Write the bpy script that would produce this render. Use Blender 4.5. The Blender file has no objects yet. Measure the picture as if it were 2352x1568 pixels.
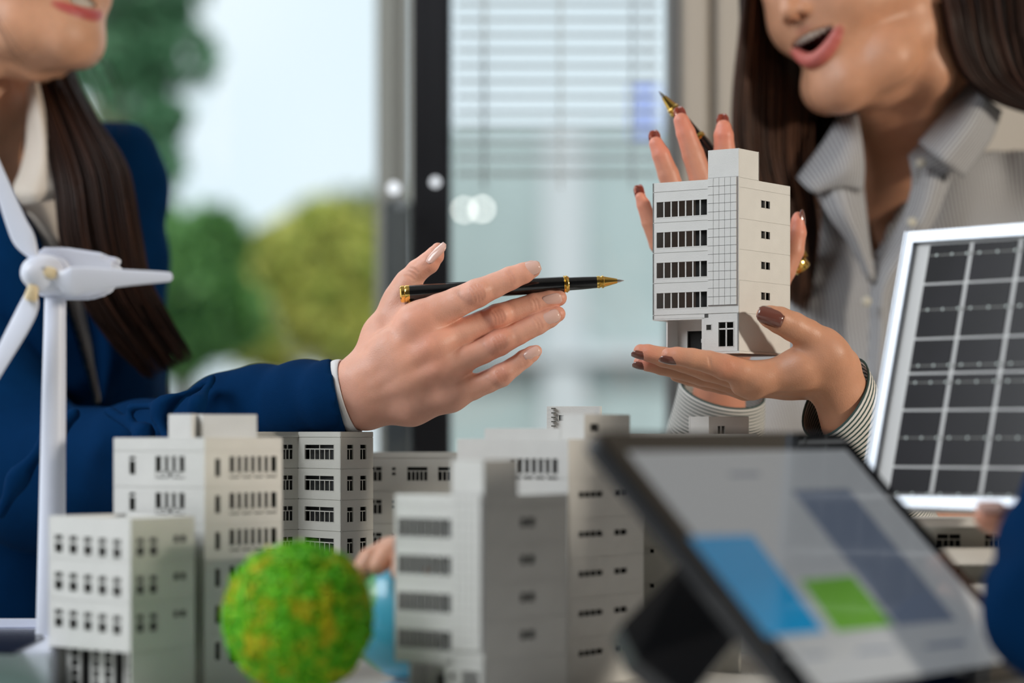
import bpy, bmesh, math, random
import numpy as np
from mathutils import Vector, Matrix, noise

random.seed(7)
np.random.seed(7)
C = bpy.context.scene.collection
S = bpy.context.scene
PI = math.pi
F = 85.0 / 36.0 * 2352.0        # focal length in pixels of the 2352 px wide frame
EYE = 0.91                      # camera height above the floor; the table top is at 0.75
TABLE = 0.75

def P(px, py, Y):
    """world point that stands at depth Y (metres from the camera)"""
    return Vector(((px - 1176.0) * Y / F, Y, EYE + (1000.0 - py) * Y / F))

# ------------------------------------------------------------------ camera
cd = bpy.data.cameras.new('camera')
cam = bpy.data.objects.new('camera', cd)
C.objects.link(cam)
cam.location = (0, 0, EYE)
cam.rotation_euler = (PI / 2, 0, 0)
cd.lens = 85.0
cd.sensor_width = 36.0
cd.shift_y = (1000.0 - 784.0) / 2352.0
cd.dof.use_dof = True
cd.dof.focus_distance = 1.745
cd.dof.aperture_fstop = 2.7
cd.clip_start = 0.05
S.camera = cam

# ------------------------------------------------------------------ world, lamps, exposure
w = bpy.data.worlds.new('sky')
S.world = w
w.use_nodes = True
nt = w.node_tree
nt.nodes.clear()
wo = nt.nodes.new('ShaderNodeOutputWorld')
bg = nt.nodes.new('ShaderNodeBackground')
tc = nt.nodes.new('ShaderNodeTexCoord')
nz = nt.nodes.new('ShaderNodeTexNoise')
nz.inputs['Scale'].default_value = 2.2
nz.inputs['Detail'].default_value = 3
cr = nt.nodes.new('ShaderNodeValToRGB')
cr.color_ramp.elements[0].position = 0.36
cr.color_ramp.elements[0].color = (0.74, 0.85, 0.92, 1)
cr.color_ramp.elements[1].position = 0.62
cr.color_ramp.elements[1].color = (0.93, 0.97, 1.0, 1)
nt.links.new(tc.outputs['Generated'], nz.inputs['Vector'])
nt.links.new(nz.outputs['Fac'], cr.inputs['Fac'])
nt.links.new(cr.outputs['Color'], bg.inputs['Color'])
nt.links.new(bg.outputs['Background'], wo.inputs['Surface'])
bg.inputs['Strength'].default_value = 1.2

def look_at(o, target):
    d = Vector(target) - o.location
    o.rotation_euler = d.to_track_quat('-Z', 'Y').to_euler()

def area(name, loc, target, sx, sy, power, col):
    l = bpy.data.lights.new(name, 'AREA')
    l.shape = 'RECTANGLE'
    l.size = sx
    l.size_y = sy
    l.energy = power
    l.color = col
    o = bpy.data.objects.new(name, l)
    C.objects.link(o)
    o.location = loc
    look_at(o, target)
    return o

area('left_window_light', (-1.6, 0.75, 2.3), (0.0, 1.75, 0.95), 1.2, 1.0, 36.0, (0.93, 0.97, 1.0))
area('warm_low_sun_light', (2.0, 0.72, 1.46), (0.1, 1.7, 0.95), 0.16, 0.16, 30.0, (1.0, 0.90, 0.76))
area('rim_window_light', (-0.9, 2.42, 2.15), (0.2, 1.7, 1.0), 0.8, 0.5, 5.0, (1.0, 0.97, 0.93))

sun = bpy.data.lights.new('outdoor_sun', 'SUN')
sun.energy = 2.4
sun.angle = 0.02
sun.color = (1.0, 0.96, 0.88)
suno = bpy.data.objects.new('outdoor_sun', sun)
C.objects.link(suno)
suno.rotation_euler = (math.radians(42), 0, 0)

S.view_settings.view_transform = 'Standard'
S.view_settings.look = 'None'
S.view_settings.exposure = 0.06
S.view_settings.gamma = 1.0
S.view_settings.use_curve_mapping = False
S.cycles.max_bounces = 7
S.cycles.transparent_max_bounces = 12
S.cycles.caustics_reflective = False
S.cycles.caustics_refractive = False
S.cycles.sample_clamp_indirect = 4.0

# ------------------------------------------------------------------ materials
def lin(c):
    return tuple((x / 255.0 / 12.92) if x / 255.0 <= 0.04045 else ((x / 255.0 + 0.055) / 1.055) ** 2.4 for x in c)

def mat(name, col, rough=0.5, metal=0.0, bump=0.0, bscale=200.0, var=0.0, vscale=20.0, sss=0.0, sheen=0.0,
        coat=0.0, attr=None, spec=0.5, emit=0.0, sssr=(0.006, 0.0025, 0.0015)):
    m = bpy.data.materials.new(name)
    m.use_nodes = True
    t = m.node_tree
    b = t.nodes['Principled BSDF']
    b.inputs['Roughness'].default_value = rough
    b.inputs['Metallic'].default_value = metal
    b.inputs['Specular IOR Level'].default_value = spec
    if coat:
        b.inputs['Coat Weight'].default_value = coat
        b.inputs['Coat Roughness'].default_value = 0.03
    if sheen:
        b.inputs['Sheen Weight'].default_value = sheen
        b.inputs['Sheen Roughness'].default_value = 0.4
    if sss:
        b.inputs['Subsurface Weight'].default_value = sss
        b.inputs['Subsurface Radius'].default_value = (1, 0.4, 0.22)
        b.inputs['Subsurface Scale'].default_value = sssr[0]
    tcn = t.nodes.new('ShaderNodeTexCoord')
    src = None
    if attr:
        a = t.nodes.new('ShaderNodeAttribute')
        a.attribute_name = attr
        src = a.outputs['Color']
    if var:
        n = t.nodes.new('ShaderNodeTexNoise')
        n.inputs['Scale'].default_value = vscale
        n.inputs['Detail'].default_value = 4
        t.links.new(tcn.outputs['Object'], n.inputs['Vector'])
        mr = t.nodes.new('ShaderNodeMapRange')
        mr.inputs['From Min'].default_value = 0.3
        mr.inputs['From Max'].default_value = 0.7
        mr.inputs['To Min'].default_value = 1 - var
        mr.inputs['To Max'].default_value = 1 + var
        t.links.new(n.outputs['Fac'], mr.inputs['Value'])
        mx = t.nodes.new('ShaderNodeVectorMath')
        mx.operation = 'SCALE'
        if src:
            t.links.new(src, mx.inputs[0])
        else:
            mx.inputs[0].default_value = col[:3]
        t.links.new(mr.outputs[0], mx.inputs['Scale'])
        src = mx.outputs[0]
    if src:
        t.links.new(src, b.inputs['Base Color'])
    else:
        b.inputs['Base Color'].default_value = (*col[:3], 1)
    if bump:
        n = t.nodes.new('ShaderNodeTexNoise')
        n.inputs['Scale'].default_value = bscale
        n.inputs['Detail'].default_value = 3
        t.links.new(tcn.outputs['Object'], n.inputs['Vector'])
        bp = t.nodes.new('ShaderNodeBump')
        bp.inputs['Strength'].default_value = bump
        bp.inputs['Distance'].default_value = 0.0006
        t.links.new(n.outputs['Fac'], bp.inputs['Height'])
        t.links.new(bp.outputs['Normal'], b.inputs['Normal'])
    if emit:
        b.inputs['Emission Color'].default_value = (*col[:3], 1)
        b.inputs['Emission Strength'].default_value = emit
    return m

M = {}
M['plastic'] = mat('white_model_plastic', (0.69, 0.685, 0.665), 0.55, bump=0.25, bscale=900, var=0.03, vscale=60)
M['plastic_shaded'] = mat('shaded_model_plastic', (0.52, 0.51, 0.465), 0.55, bump=0.25, bscale=900, var=0.03, vscale=60)  # white plastic toned down, building shade put into the base colour
M['dark_in'] = mat('dark_interior', (0.014, 0.014, 0.014), 0.9)  # near-black, stands in for the shade inside the hollow models
M['turbine'] = mat('white_turbine_plastic', (0.70, 0.73, 0.84), 0.35, bump=0.1, bscale=200)
M['glue'] = mat('yellowed_glue', (0.72, 0.58, 0.36), 0.5, var=0.2, vscale=150)
M['skin'] = mat('skin', (0.6, 0.3, 0.2), 0.46, sss=0.16, attr='col', bump=0.35, bscale=900, var=0.05, vscale=90)
M['nail_pale'] = mat('pale_nail', (0.74, 0.47, 0.40), 0.22, coat=0.4)
M['nail_brown'] = mat('brown_nail_polish', (0.16, 0.055, 0.04), 0.2, coat=0.8)
M['tooth'] = mat('tooth_enamel', (0.80, 0.74, 0.66), 0.25, sss=0.1)
M['mouth'] = mat('tongue', (0.45, 0.12, 0.11), 0.35)
M['navy'] = mat('navy_suit_cloth', (0.0010, 0.022, 0.078), 0.9, bump=0.5, bscale=1500, var=0.08, vscale=40, spec=0.04)
M['cuff_white'] = mat('white_shirt_cotton', (0.76, 0.75, 0.76), 0.8, bump=0.3, bscale=1200)
M['cream'] = mat('cream_shirt_cotton', (0.60, 0.53, 0.46), 0.85, bump=0.3, bscale=1200, var=0.04, vscale=30)
M['black_gloss'] = mat('black_lacquer', (0.004, 0.004, 0.005), 0.12, coat=0.8)
M['gold'] = mat('polished_gold', (0.95, 0.62, 0.16), 0.16, metal=1.0)
M['steel'] = mat('steel', (0.65, 0.65, 0.66), 0.25, metal=1.0)
M['alu'] = mat('brushed_aluminium', (0.50, 0.53, 0.58), 0.36, metal=0.85, bump=0.1, bscale=600)
M['cell'] = mat('solar_cell', (0.006, 0.005, 0.008), 0.22, spec=.14, var=0.35, vscale=25)
M['backsheet'] = mat('white_backsheet', (0.62, 0.62, 0.62), 0.5, coat=0.6)
M['busbar'] = mat('silver_busbar', (0.45, 0.50, 0.48), 0.4, metal=0.3)
M['bus_thin'] = mat('dull_busbar', (0.12, 0.12, 0.11), 0.4, metal=0.3)
M['tab_body'] = mat('black_tablet_body', (0.010, 0.011, 0.014), 0.35, coat=0.3)
M['tab_glass'] = mat('black_glass', (0.003, 0.003, 0.004), 0.05, spec=.4)
M['table'] = mat('white_table', (0.66, 0.65, 0.62), 0.4, var=0.03, vscale=6)
M['green_board'] = mat('green_board', (0.03, 0.25, 0.12), 0.7, var=0.2, vscale=200)
M['ocean'] = mat('globe_blue', (0.10, 0.48, 0.66), 0.35)
M['land'] = mat('globe_green', (0.16, 0.45, 0.22), 0.4)
M['post'] = mat('dark_mullion', (0.016, 0.016, 0.020), 0.45)
M['greige'] = mat('greige_column', (0.20, 0.185, 0.165), 0.7, var=0.1, vscale=3)
M['curtain'] = mat('beige_curtain', (0.50, 0.45, 0.39), 0.9)
M['slat'] = mat('white_blind_slat', (0.88, 0.90, 0.92), 0.5)
M['slat'].node_tree.nodes['Principled BSDF'].inputs['Transmission Weight'].default_value = 0.0
M['floor'] = mat('grey_floor', (0.20, 0.19, 0.18), 0.5, var=0.1, vscale=3)
M['ceil'] = mat('grey_ceiling', (0.36, 0.36, 0.36), 0.8)
M['wallp'] = mat('grey_wall', (0.20, 0.20, 0.20), 0.8)
M['skirt'] = mat('black_skirt', (0.012, 0.009, 0.008), 0.8)
M['button'] = mat('pearl_button', (0.55, 0.52, 0.44), 0.3, coat=0.5)

def hair_mat(name, c1, c2):
    m = mat(name, c1, 0.40, attr='col', spec=0.16)
    b = m.node_tree.nodes['Principled BSDF']
    b.inputs['Anisotropic'].default_value = 0.5
    return m
M['hair'] = hair_mat('dark_hair', (0.02, 0.012, 0.01), None)

def stripe_mat(name, light, dark, pitch, duty, bump=0.3):
    m = mat(name, light, 0.85, bump=bump, bscale=1200)
    t = m.node_tree
    b = t.nodes['Principled BSDF']
    uv = t.nodes.new('ShaderNodeUVMap')
    uv.uv_map = 'uv'
    sp = t.nodes.new('ShaderNodeSeparateXYZ')
    t.links.new(uv.outputs['UV'], sp.inputs[0])
    d = t.nodes.new('ShaderNodeMath'); d.operation = 'MULTIPLY'; d.inputs[1].default_value = 1.0 / pitch
    t.links.new(sp.outputs['X'], d.inputs[0])
    f = t.nodes.new('ShaderNodeMath'); f.operation = 'FRACT'
    t.links.new(d.outputs[0], f.inputs[0])
    r = t.nodes.new('ShaderNodeValToRGB')
    e = r.color_ramp.elements
    e[0].position = duty - 0.05; e[0].color = (*dark, 1)
    e[1].position = duty + 0.07; e[1].color = (*light, 1)
    e2 = e.new(0.93); e2.color = (*light, 1)
    e3 = e.new(1.0); e3.color = (*dark, 1)
    t.links.new(f.outputs[0], r.inputs['Fac'])
    t.links.new(r.outputs['Color'], b.inputs['Base Color'])
    return m
M['stripe'] = stripe_mat('striped_shirt', (0.47, 0.47, 0.49), (0.20, 0.20, 0.205), 0.0034, 0.40)
M['stripe_cuff'] = stripe_mat('striped_cuff', (0.70, 0.67, 0.64), (0.035, 0.07, 0.065), 0.0034, 0.36)

# ------------------------------------------------------------------ object helpers
def tag(o, label=None, cat=None, group=None, kind=None):
    if label: o['label'] = label
    if cat: o['category'] = cat
    if group: o['group'] = group
    if kind: o['kind'] = kind
    return o

def thing(name, loc, label, cat, rz=0.0, group=None):
    o = bpy.data.objects.new(name, None)
    C.objects.link(o)
    o.empty_display_size = 0.02
    o.location = loc
    o.rotation_euler = (0, 0, rz)
    return tag(o, label, cat, group)

def link(name, me, m, parent=None, smooth=False, local=False):
    """one mesh object; vertices are world coordinates unless local, then relative to the parent"""
    o = bpy.data.objects.new(name, me)
    C.objects.link(o)
    if m is not None and len(me.materials) == 0:
        me.materials.append(m)
    if parent is not None:
        o.parent = parent
        if not local:
            root = parent
            mw = Matrix.Identity(4)
            chain = []
            while root is not None:
                chain.append(root.matrix_basis.copy())
                root = root.parent
            for mm in reversed(chain):
                mw = mw @ mm
            me.transform(mw.inverted())
    if smooth:
        me.shade_smooth()
    return o

def mesh_np(name, V, Q, col=None, uv=None):
    me = bpy.data.meshes.new(name)
    V = np.asarray(V, dtype=np.float32)
    Q = np.asarray(Q, dtype=np.int32)
    n, k = Q.shape
    me.vertices.add(len(V)); me.vertices.foreach_set('co', V.ravel())
    me.loops.add(n * k); me.loops.foreach_set('vertex_index', Q.ravel())
    me.polygons.add(n)
    me.polygons.foreach_set('loop_start', np.arange(0, n * k, k, dtype=np.int32))
    me.polygons.foreach_set('loop_total', np.full(n, k, dtype=np.int32))
    me.update(calc_edges=True)
    if col is not None:
        a = me.color_attributes.new('col', 'FLOAT_COLOR', 'POINT')
        cc = np.ones((len(V), 4), np.float32); cc[:, :3] = col
        a.data.foreach_set('color', cc.ravel())
    if uv is not None:
        l = me.uv_layers.new(name='uv')
        l.data.foreach_set('uv', np.asarray(uv, np.float32)[Q.ravel()].ravel())
    return me

def bm_mesh(bm, name):
    me = bpy.data.meshes.new(name)
    bmesh.ops.recalc_face_normals(bm, faces=bm.faces)
    bm.to_mesh(me); bm.free()
    return me

def add_box(bm, lo, hi, mtx=None):
    vs = [bm.verts.new((x, y, z)) for z in (lo[2], hi[2]) for y in (lo[1], hi[1]) for x in (lo[0], hi[0])]
    for f in ((0, 2, 3, 1), (4, 5, 7, 6), (0, 1, 5, 4), (2, 6, 7, 3), (0, 4, 6, 2), (1, 3, 7, 5)):
        bm.faces.new([vs[i] for i in f])
    if mtx is not None:
        for v in vs: v.co = mtx @ v.co
    return vs

def box(name, lo, hi, m, parent=None, bevel=0.0, mtx=None, local=False):
    bm = bmesh.new()
    add_box(bm, lo, hi, mtx)
    if bevel:
        bmesh.ops.bevel(bm, geom=bm.edges[:], offset=bevel, segments=2, affect='EDGES')
    return link(name, bm_mesh(bm, name), m, parent, smooth=False, local=local)

def frame_of(d, hint=Vector((0, 0, 1))):
    z = Vector(d).normalized()
    if abs(z.dot(hint)) > 0.98: hint = Vector((1, 0, 0))
    x = hint.cross(z).normalized()
    y = z.cross(x)
    return x, y, z

def lathe(name, a, b, prof, m, parent, seg=32, smooth=True, local=False):
    """surface of revolution from a to b; prof = [(t, r)] with t along the axis in 0..1"""
    a, b = Vector(a), Vector(b)
    x, y, z = frame_of(b - a)
    L = (b - a).length
    V, Q = [], []
    for t, r in prof:
        for i in range(seg):
            an = 2 * PI * i / seg
            V.append(a + z * (L * t) + (x * math.cos(an) + y * math.sin(an)) * max(r, 1e-6))
    for j in range(len(prof) - 1):
        for i in range(seg):
            Q.append((j * seg + i, j * seg + (i + 1) % seg, (j + 1) * seg + (i + 1) % seg, (j + 1) * seg + i))
    me = mesh_np(name, [tuple(v) for v in V], Q)
    o = link(name, me, m, parent, smooth=False, local=local)
    if smooth:
        me.shade_smooth()
        try: me.set_sharp_from_angle(angle=math.radians(35))
        except Exception: pass
    return o

def copy_tree(o, parent=None):
    c = o.copy()
    C.objects.link(c)
    c.parent = parent
    for ch in o.children:
        copy_tree(ch, c)
    return c

# ------------------------------------------------------------------ signed distance fields and surface nets
class Field:
    def __init__(s, lo, hi, h):
        s.lo = np.array(lo, float); s.h = h
        s.n = np.ceil((np.array(hi, float) - s.lo) / h).astype(int) + 1
        s.V = np.full(tuple(s.n), 0.5, np.float32)
    def like(s):
        o = Field.__new__(Field)
        o.lo, o.h, o.n = s.lo, s.h, s.n
        o.V = np.full(tuple(s.n), 0.5, np.float32)
        return o
    def sub(s, lo, hi):
        a = np.maximum(np.floor((np.array(lo) - s.lo) / s.h).astype(int), 0)
        b = np.minimum(np.ceil((np.array(hi) - s.lo) / s.h).astype(int) + 1, s.n)
        if (b <= a).any(): return None
        sl = tuple(slice(i, j) for i, j in zip(a, b))
        ax = [(s.lo[i] + s.h * np.arange(a[i], b[i])).astype(np.float32) for i in range(3)]
        return sl, ax[0][:, None, None], ax[1][None, :, None], ax[2][None, None, :]
    def comb(s, sl, d, k, mode):
        A = s.V[sl]
        if mode == 'add':
            if k > 0:
                h = np.maximum(k - np.abs(A - d), 0) / k
                s.V[sl] = np.minimum(A, d) - h * h * k * 0.25
            else:
                s.V[sl] = np.minimum(A, d)
        else:
            d = -d
            if k > 0:
                h = np.maximum(k - np.abs(A - d), 0) / k
                s.V[sl] = np.maximum(A, d) + h * h * k * 0.25
            else:
                s.V[sl] = np.maximum(A, d)
    def cap(s, a, b, ra, rb, k=0.003, mode='add', flat=None):
        a = np.array(a, float); b = np.array(b, float)
        R = max(ra, rb) * (1.0 if flat is None else max(1.0, flat[1])) + 2 * k + 3 * s.h + 0.002
        g = s.sub(np.minimum(a, b) - R, np.maximum(a, b) + R)
        if g is None: return
        sl, X, Y, Z = g
        ba = b - a
        L2 = max(float(ba @ ba), 1e-12)
        px, py, pz = X - a[0], Y - a[1], Z - a[2]
        t = np.clip((px * ba[0] + py * ba[1] + pz * ba[2]) / L2, 0, 1)
        dx, dy, dz = px - t * ba[0], py - t * ba[1], pz - t * ba[2]
        r = ra + t * (rb - ra)
        if flat is None:
            d = np.sqrt(dx * dx + dy * dy + dz * dz) - r
        else:                              # flat = (axis vector, factor): stretched along the axis by the factor
            u, fct = flat
            c = dx * u[0] + dy * u[1] + dz * u[2]
            dd = dx * dx + dy * dy + dz * dz - c * c
            q = np.sqrt(dd + (c / fct) ** 2)
            d = (q - r) * min(1.0, fct)
        s.comb(sl, d.astype(np.float32), k, mode)
    def chain(s, pts, k=0.003, mode='add', flat=None):
        for (a, ra), (b, rb) in zip(pts[:-1], pts[1:]):
            s.cap(a, b, ra, rb, k, mode, flat)
    def ell(s, c, r, k=0.003, R=None, mode='add'):
        c = np.array(c, float); r = np.array(r, float)
        m = r.max() + 2 * k + 3 * s.h + 0.002
        g = s.sub(c - m, c + m)
        if g is None: return
        sl, X, Y, Z = g
        dx, dy, dz = X - c[0], Y - c[1], Z - c[2]
        if R is None: q = (dx, dy, dz)
        else: q = tuple(dx * v[0] + dy * v[1] + dz * v[2] for v in R)
        k0 = np.sqrt((q[0] / r[0]) ** 2 + (q[1] / r[1]) ** 2 + (q[2] / r[2]) ** 2)
        k1 = np.sqrt((q[0] / r[0] ** 2) ** 2 + (q[1] / r[1] ** 2) ** 2 + (q[2] / r[2] ** 2) ** 2)
        d = k0 * (k0 - 1) / np.maximum(k1, 1e-9)
        s.comb(sl, d.astype(np.float32), k, mode)
    def merge(s, other, k):
        s.comb(tuple(slice(0, q) for q in s.n), other.V, k, 'add')
    def clip(s, p0, n):
        X = (s.lo[0] + s.h * np.arange(s.n[0])).astype(np.float32)[:, None, None] - p0[0]
        Y = (s.lo[1] + s.h * np.arange(s.n[1])).astype(np.float32)[None, :, None] - p0[1]
        Z = (s.lo[2] + s.h * np.arange(s.n[2])).astype(np.float32)[None, None, :] - p0[2]
        s.V = np.maximum(s.V, X * n[0] + Y * n[1] + Z * n[2]).astype(np.float32)
    def surf(s, px, py, y0=None):
        """first surface point met along the sight line through (px, py), and its outward normal"""
        y = s.lo[1] + s.h * np.arange(0, s.n[1] * 2 - 4) * 0.5
        if y0 is not None: y = y[y > y0]
        p = np.stack([(px - 1176.0) / F * y, y, EYE + (1000.0 - py) / F * y], 1)
        v = s.sample(p)
        i = int(np.argmax(v < 0))
        t = v[i - 1] / (v[i - 1] - v[i])
        q = p[i - 1] * (1 - t) + p[i] * t
        e = s.h * 1.5
        g = np.array([s.sample((q + e * k)[None])[0] - s.sample((q - e * k)[None])[0] for k in np.eye(3)])
        return Vector(q), Vector(g).normalized()
    def sample(s, p):
        f = (p - s.lo) / s.h
        i = np.clip(np.floor(f).astype(int), 0, s.n - 2)
        f = np.clip(f - i, 0, 1)
        r = 0
        for dx in (0, 1):
            for dy in (0, 1):
                for dz in (0, 1):
                    w_ = (f[:, 0] if dx else 1 - f[:, 0]) * (f[:, 1] if dy else 1 - f[:, 1]) * (f[:, 2] if dz else 1 - f[:, 2])
                    r = r + w_ * s.V[i[:, 0] + dx, i[:, 1] + dy, i[:, 2] + dz]
        return r
    def mesh(s):
        V = s.V
        sg = V < 0
        n = V.shape
        cnt = np.zeros((n[0] - 1, n[1] - 1, n[2] - 1), np.int8)
        for i in (0, 1):
            for j in (0, 1):
                for k in (0, 1):
                    cnt += sg[i:n[0] - 1 + i, j:n[1] - 1 + j, k:n[2] - 1 + k]
        act = np.argwhere((cnt > 0) & (cnt < 8))
        idx = np.full(cnt.shape, -1, np.int32)
        idx[tuple(act.T)] = np.arange(len(act))
        acc = np.zeros((len(act), 3)); num = np.zeros(len(act))
        cs = [(i, j, k) for i in (0, 1) for j in (0, 1) for k in (0, 1)]
        val = {c: V[act[:, 0] + c[0], act[:, 1] + c[1], act[:, 2] + c[2]].astype(float) for c in cs}
        for c in cs:
            for ax in range(3):
                if c[ax] == 0:
                    e = list(c); e[ax] = 1; e = tuple(e)
                    va, vb = val[c], val[e]
                    m = (va < 0) != (vb < 0)
                    t = np.where(m, va / np.where(m, va - vb, 1), 0)
                    p = np.array(c, float)[None, :].repeat(len(act), 0)
                    p[:, ax] += t
                    acc += p * m[:, None]; num += m
        pos = s.lo + s.h * (act + acc / num[:, None])
        quads = []
        for ax in range(3):
            b, c = (ax + 1) % 3, (ax + 2) % 3
            sa = [slice(None)] * 3; sb = [slice(None)] * 3
            sa[ax] = slice(0, n[ax] - 1); sb[ax] = slice(1, n[ax])
            e = sg[tuple(sa)] != sg[tuple(sb)]
            w_ = np.argwhere(e)
            w_ = w_[(w_[:, b] > 0) & (w_[:, c] > 0) & (w_[:, b] < n[b] - 1) & (w_[:, c] < n[c] - 1)]
            if len(w_) == 0: continue
            inside = sg[tuple(w_.T)]
            def at(db, dc):
                q = w_.copy(); q[:, b] -= db; q[:, c] -= dc
                return idx[tuple(q.T)]
            q = np.stack([at(1, 1), at(0, 1), at(0, 0), at(1, 0)], 1)
            q[~inside] = q[~inside][:, ::-1]
            quads.append(q)
        Q = np.concatenate(quads)
        Q = Q[(Q >= 0).all(1)]
        return pos, Q

def smoothstep(x, a, b):
    t = np.clip((x - a) / (b - a), 0, 1)
    return t * t * (3 - 2 * t)

def drop_faces(pos, Q, keep, *extra):
    """keep: mask over quads; returns compacted arrays"""
    Q = Q[keep]
    used = np.unique(Q)
    mp = np.full(len(pos), -1, np.int64); mp[used] = np.arange(len(used))
    return (pos[used], mp[Q]) + tuple(e[used] for e in extra)

def to_px(pos):
    return 1176 + F * pos[:, 0] / pos[:, 1], 1000 - F * (pos[:, 2] - EYE) / pos[:, 1]

def in_poly(x, y, poly):
    ins = np.zeros(len(x), bool)
    j = len(poly) - 1
    for i in range(len(poly)):
        xi, yi = poly[i]; xj, yj = poly[j]
        c = ((yi > y) != (yj > y)) & (x < (xj - xi) * (y - yi) / (yj - yi + 1e-9) + xi)
        ins ^= c
        j = i
    return ins

def vnoise(pos, f, seed=0.0):
    """cheap smooth pseudo-noise from summed sines, about -1..1"""
    x, y, z = (pos * f).T
    s = seed
    return (np.sin(x * 1.7 + s + 1.3 * np.sin(y * 1.1 + s)) + np.sin(y * 1.9 + 2 * s + 1.2 * np.sin(z * 1.3)) +
            np.sin(z * 1.5 + 3 * s + 1.4 * np.sin(x * 1.2))) / 3

def catmull(pts, n):
    """points (k, d) -> n samples of a smooth curve through them"""
    pts = np.asarray(pts, float)
    k = len(pts)
    ext = np.vstack([2 * pts[0] - pts[1], pts, 2 * pts[-1] - pts[-2]])
    t = np.linspace(0, k - 1 - 1e-6, n)
    i = t.astype(int); f = (t - i)[:, None]
    p0, p1, p2, p3 = ext[i], ext[i + 1], ext[i + 2], ext[i + 3]
    return 0.5 * (2 * p1 + (p2 - p0) * f + (2 * p0 - 5 * p1 + 4 * p2 - p3) * f ** 2 + (3 * p1 - p0 - 3 * p2 + p3) * f ** 3)

def patch(name, rows, m, parent, nu=14, nv=14, thick=0.0012, uvdir=0, wave=0.0, wf=60, uvscale=1.0):
    """cloth sheet through a grid of world points rows[j][i], with thickness"""
    G = np.array([[tuple(p) for p in r] for r in rows], float)
    A = np.stack([catmull(G[j], nu) for j in range(G.shape[0])])
    B = np.stack([catmull(A[:, i], nv) for i in range(nu)], 1)
    V = B.reshape(-1, 3)
    if wave:
        V = V + np.array([0, -1, 0]) * (vnoise(V, wf, 1.0) * wave)[:, None]
    Q = [(j * nu + i, j * nu + i + 1, (j + 1) * nu + i + 1, (j + 1) * nu + i) for j in range(nv - 1) for i in range(nu - 1)]
    du = np.concatenate([[0], np.cumsum(np.linalg.norm(np.diff(B[nv // 2], axis=0), axis=1))])
    dv = np.concatenate([[0], np.cumsum(np.linalg.norm(np.diff(B[:, nu // 2], axis=0), axis=1))])
    uv = np.array([[(du[i], dv[j]) if uvdir == 0 else (dv[j], du[i]) for i in range(nu)] for j in range(nv)]).reshape(-1, 2) * uvscale
    me = mesh_np(name, V, Q, uv=uv)
    o = link(name, me, m, parent, smooth=True)
    md = o.modifiers.new('thickness', 'SOLIDIFY')
    md.thickness = thick; md.offset = 0
    return o

def loft(name, rings, m, parent, seg=40, per=4, thick=0.0012, wave=0.0, wf=50):
    """open tube of cloth: rings = [(centre, axis_a (vector), axis_b (vector))]; the stripes follow the rim"""
    R = np.array([[*c, *a, *b] for c, a, b in rings], float)
    R = catmull(R, (len(rings) - 1) * per + 1)
    V, uv = [], []
    acc = 0.0
    for j, r in enumerate(R):
        c, a, b = r[:3], r[3:6], r[6:9]
        if j: acc += float(np.linalg.norm(c - R[j - 1][:3]))
        for i in range(seg + 1):
            an = 2 * PI * i / seg
            V.append(c + a * math.cos(an) + b * math.sin(an)); uv.append((acc, i / seg * 0.2))
    V = np.array(V)
    if wave:
        n = vnoise(V, wf, 2.0) * wave
        V = V + np.array([0, -1, 0]) * n[:, None]
        V.reshape(len(R), seg + 1, 3)[:, -1] = V.reshape(len(R), seg + 1, 3)[:, 0]
    Q = [(j * (seg + 1) + i, j * (seg + 1) + i + 1, (j + 1) * (seg + 1) + i + 1, (j + 1) * (seg + 1) + i)
         for j in range(len(R) - 1) for i in range(seg)]
    me = mesh_np(name, V, Q, uv=np.array(uv))
    o = link(name, me, m, parent, smooth=True)
    md = o.modifiers.new('thickness', 'SOLIDIFY')
    md.thickness = thick; md.offset = 0
    return o

def strands(name, left, right, n, m, parent, rad=0.0011, seg=18, dep=0.02, col=(0.014, 0.008, 0.007), frizz=0.0015, endvar=0.12, col2=None, lo=0.0):
    """locks that run between two guide curves given as world points"""
    L = catmull([tuple(p) for p in left], seg); R_ = catmull([tuple(p) for p in right], seg)
    V, Q, Cc = [], [], []
    base = 0
    for q in range(n):
        s = random.random()
        d = random.uniform(-1, 1)
        prof = math.sqrt(max(0.0, 1 - (2 * s - 1) ** 2))
        off = d * dep * (0.35 + 0.65 * prof)
        end = 1.0 - random.random() ** 2 * endvar
        c = L * (1 - s) + R_ * s
        t = np.linspace(0, end, seg)
        src = np.linspace(0, 1, seg)
        c = np.stack([np.interp(t, src, c[:, i]) for i in range(3)], 1)
        c[:, 1] += off
        ph = random.uniform(0, 6.28)
        amp = random.uniform(0.3, 1) * frizz
        c[:, 0] += amp * np.sin(t * 9 + ph) * t * 2
        c[:, 1] += amp * np.cos(t * 7 + ph) * t
        tg = np.gradient(c, axis=0); tg /= np.linalg.norm(tg, axis=1)[:, None] + 1e-9
        sd = np.cross(tg, [0, 1, 0]); sd /= np.linalg.norm(sd, axis=1)[:, None] + 1e-9
        up = np.cross(sd, tg)
        rr = rad * random.uniform(0.6, 1.5) * np.clip(1.15 - t ** 3, 0.12, 1) 
        br = random.uniform(0.4, 1.9)
        cc = np.array(col) * br
        if col2 is not None:
            mxx = random.random() ** 2
            cc = (np.array(col) * (1 - mxx) + np.array(col2) * mxx) * br
        for k_ in range(4):
            an = PI / 2 * k_
            V.append(c + (sd * math.cos(an) + up * math.sin(an)) * rr[:, None])
        Cc.append(np.tile(cc, (4 * seg, 1)))
        ii = np.arange(seg - 1)
        for k_ in range(4):
            a = base + k_ * seg + ii; b = base + ((k_ + 1) % 4) * seg + ii
            Q.append(np.stack([a, b, b + 1, a + 1], 1))
        base += 4 * seg
    return np.concatenate(V), np.concatenate(Q), np.concatenate(Cc)

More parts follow.
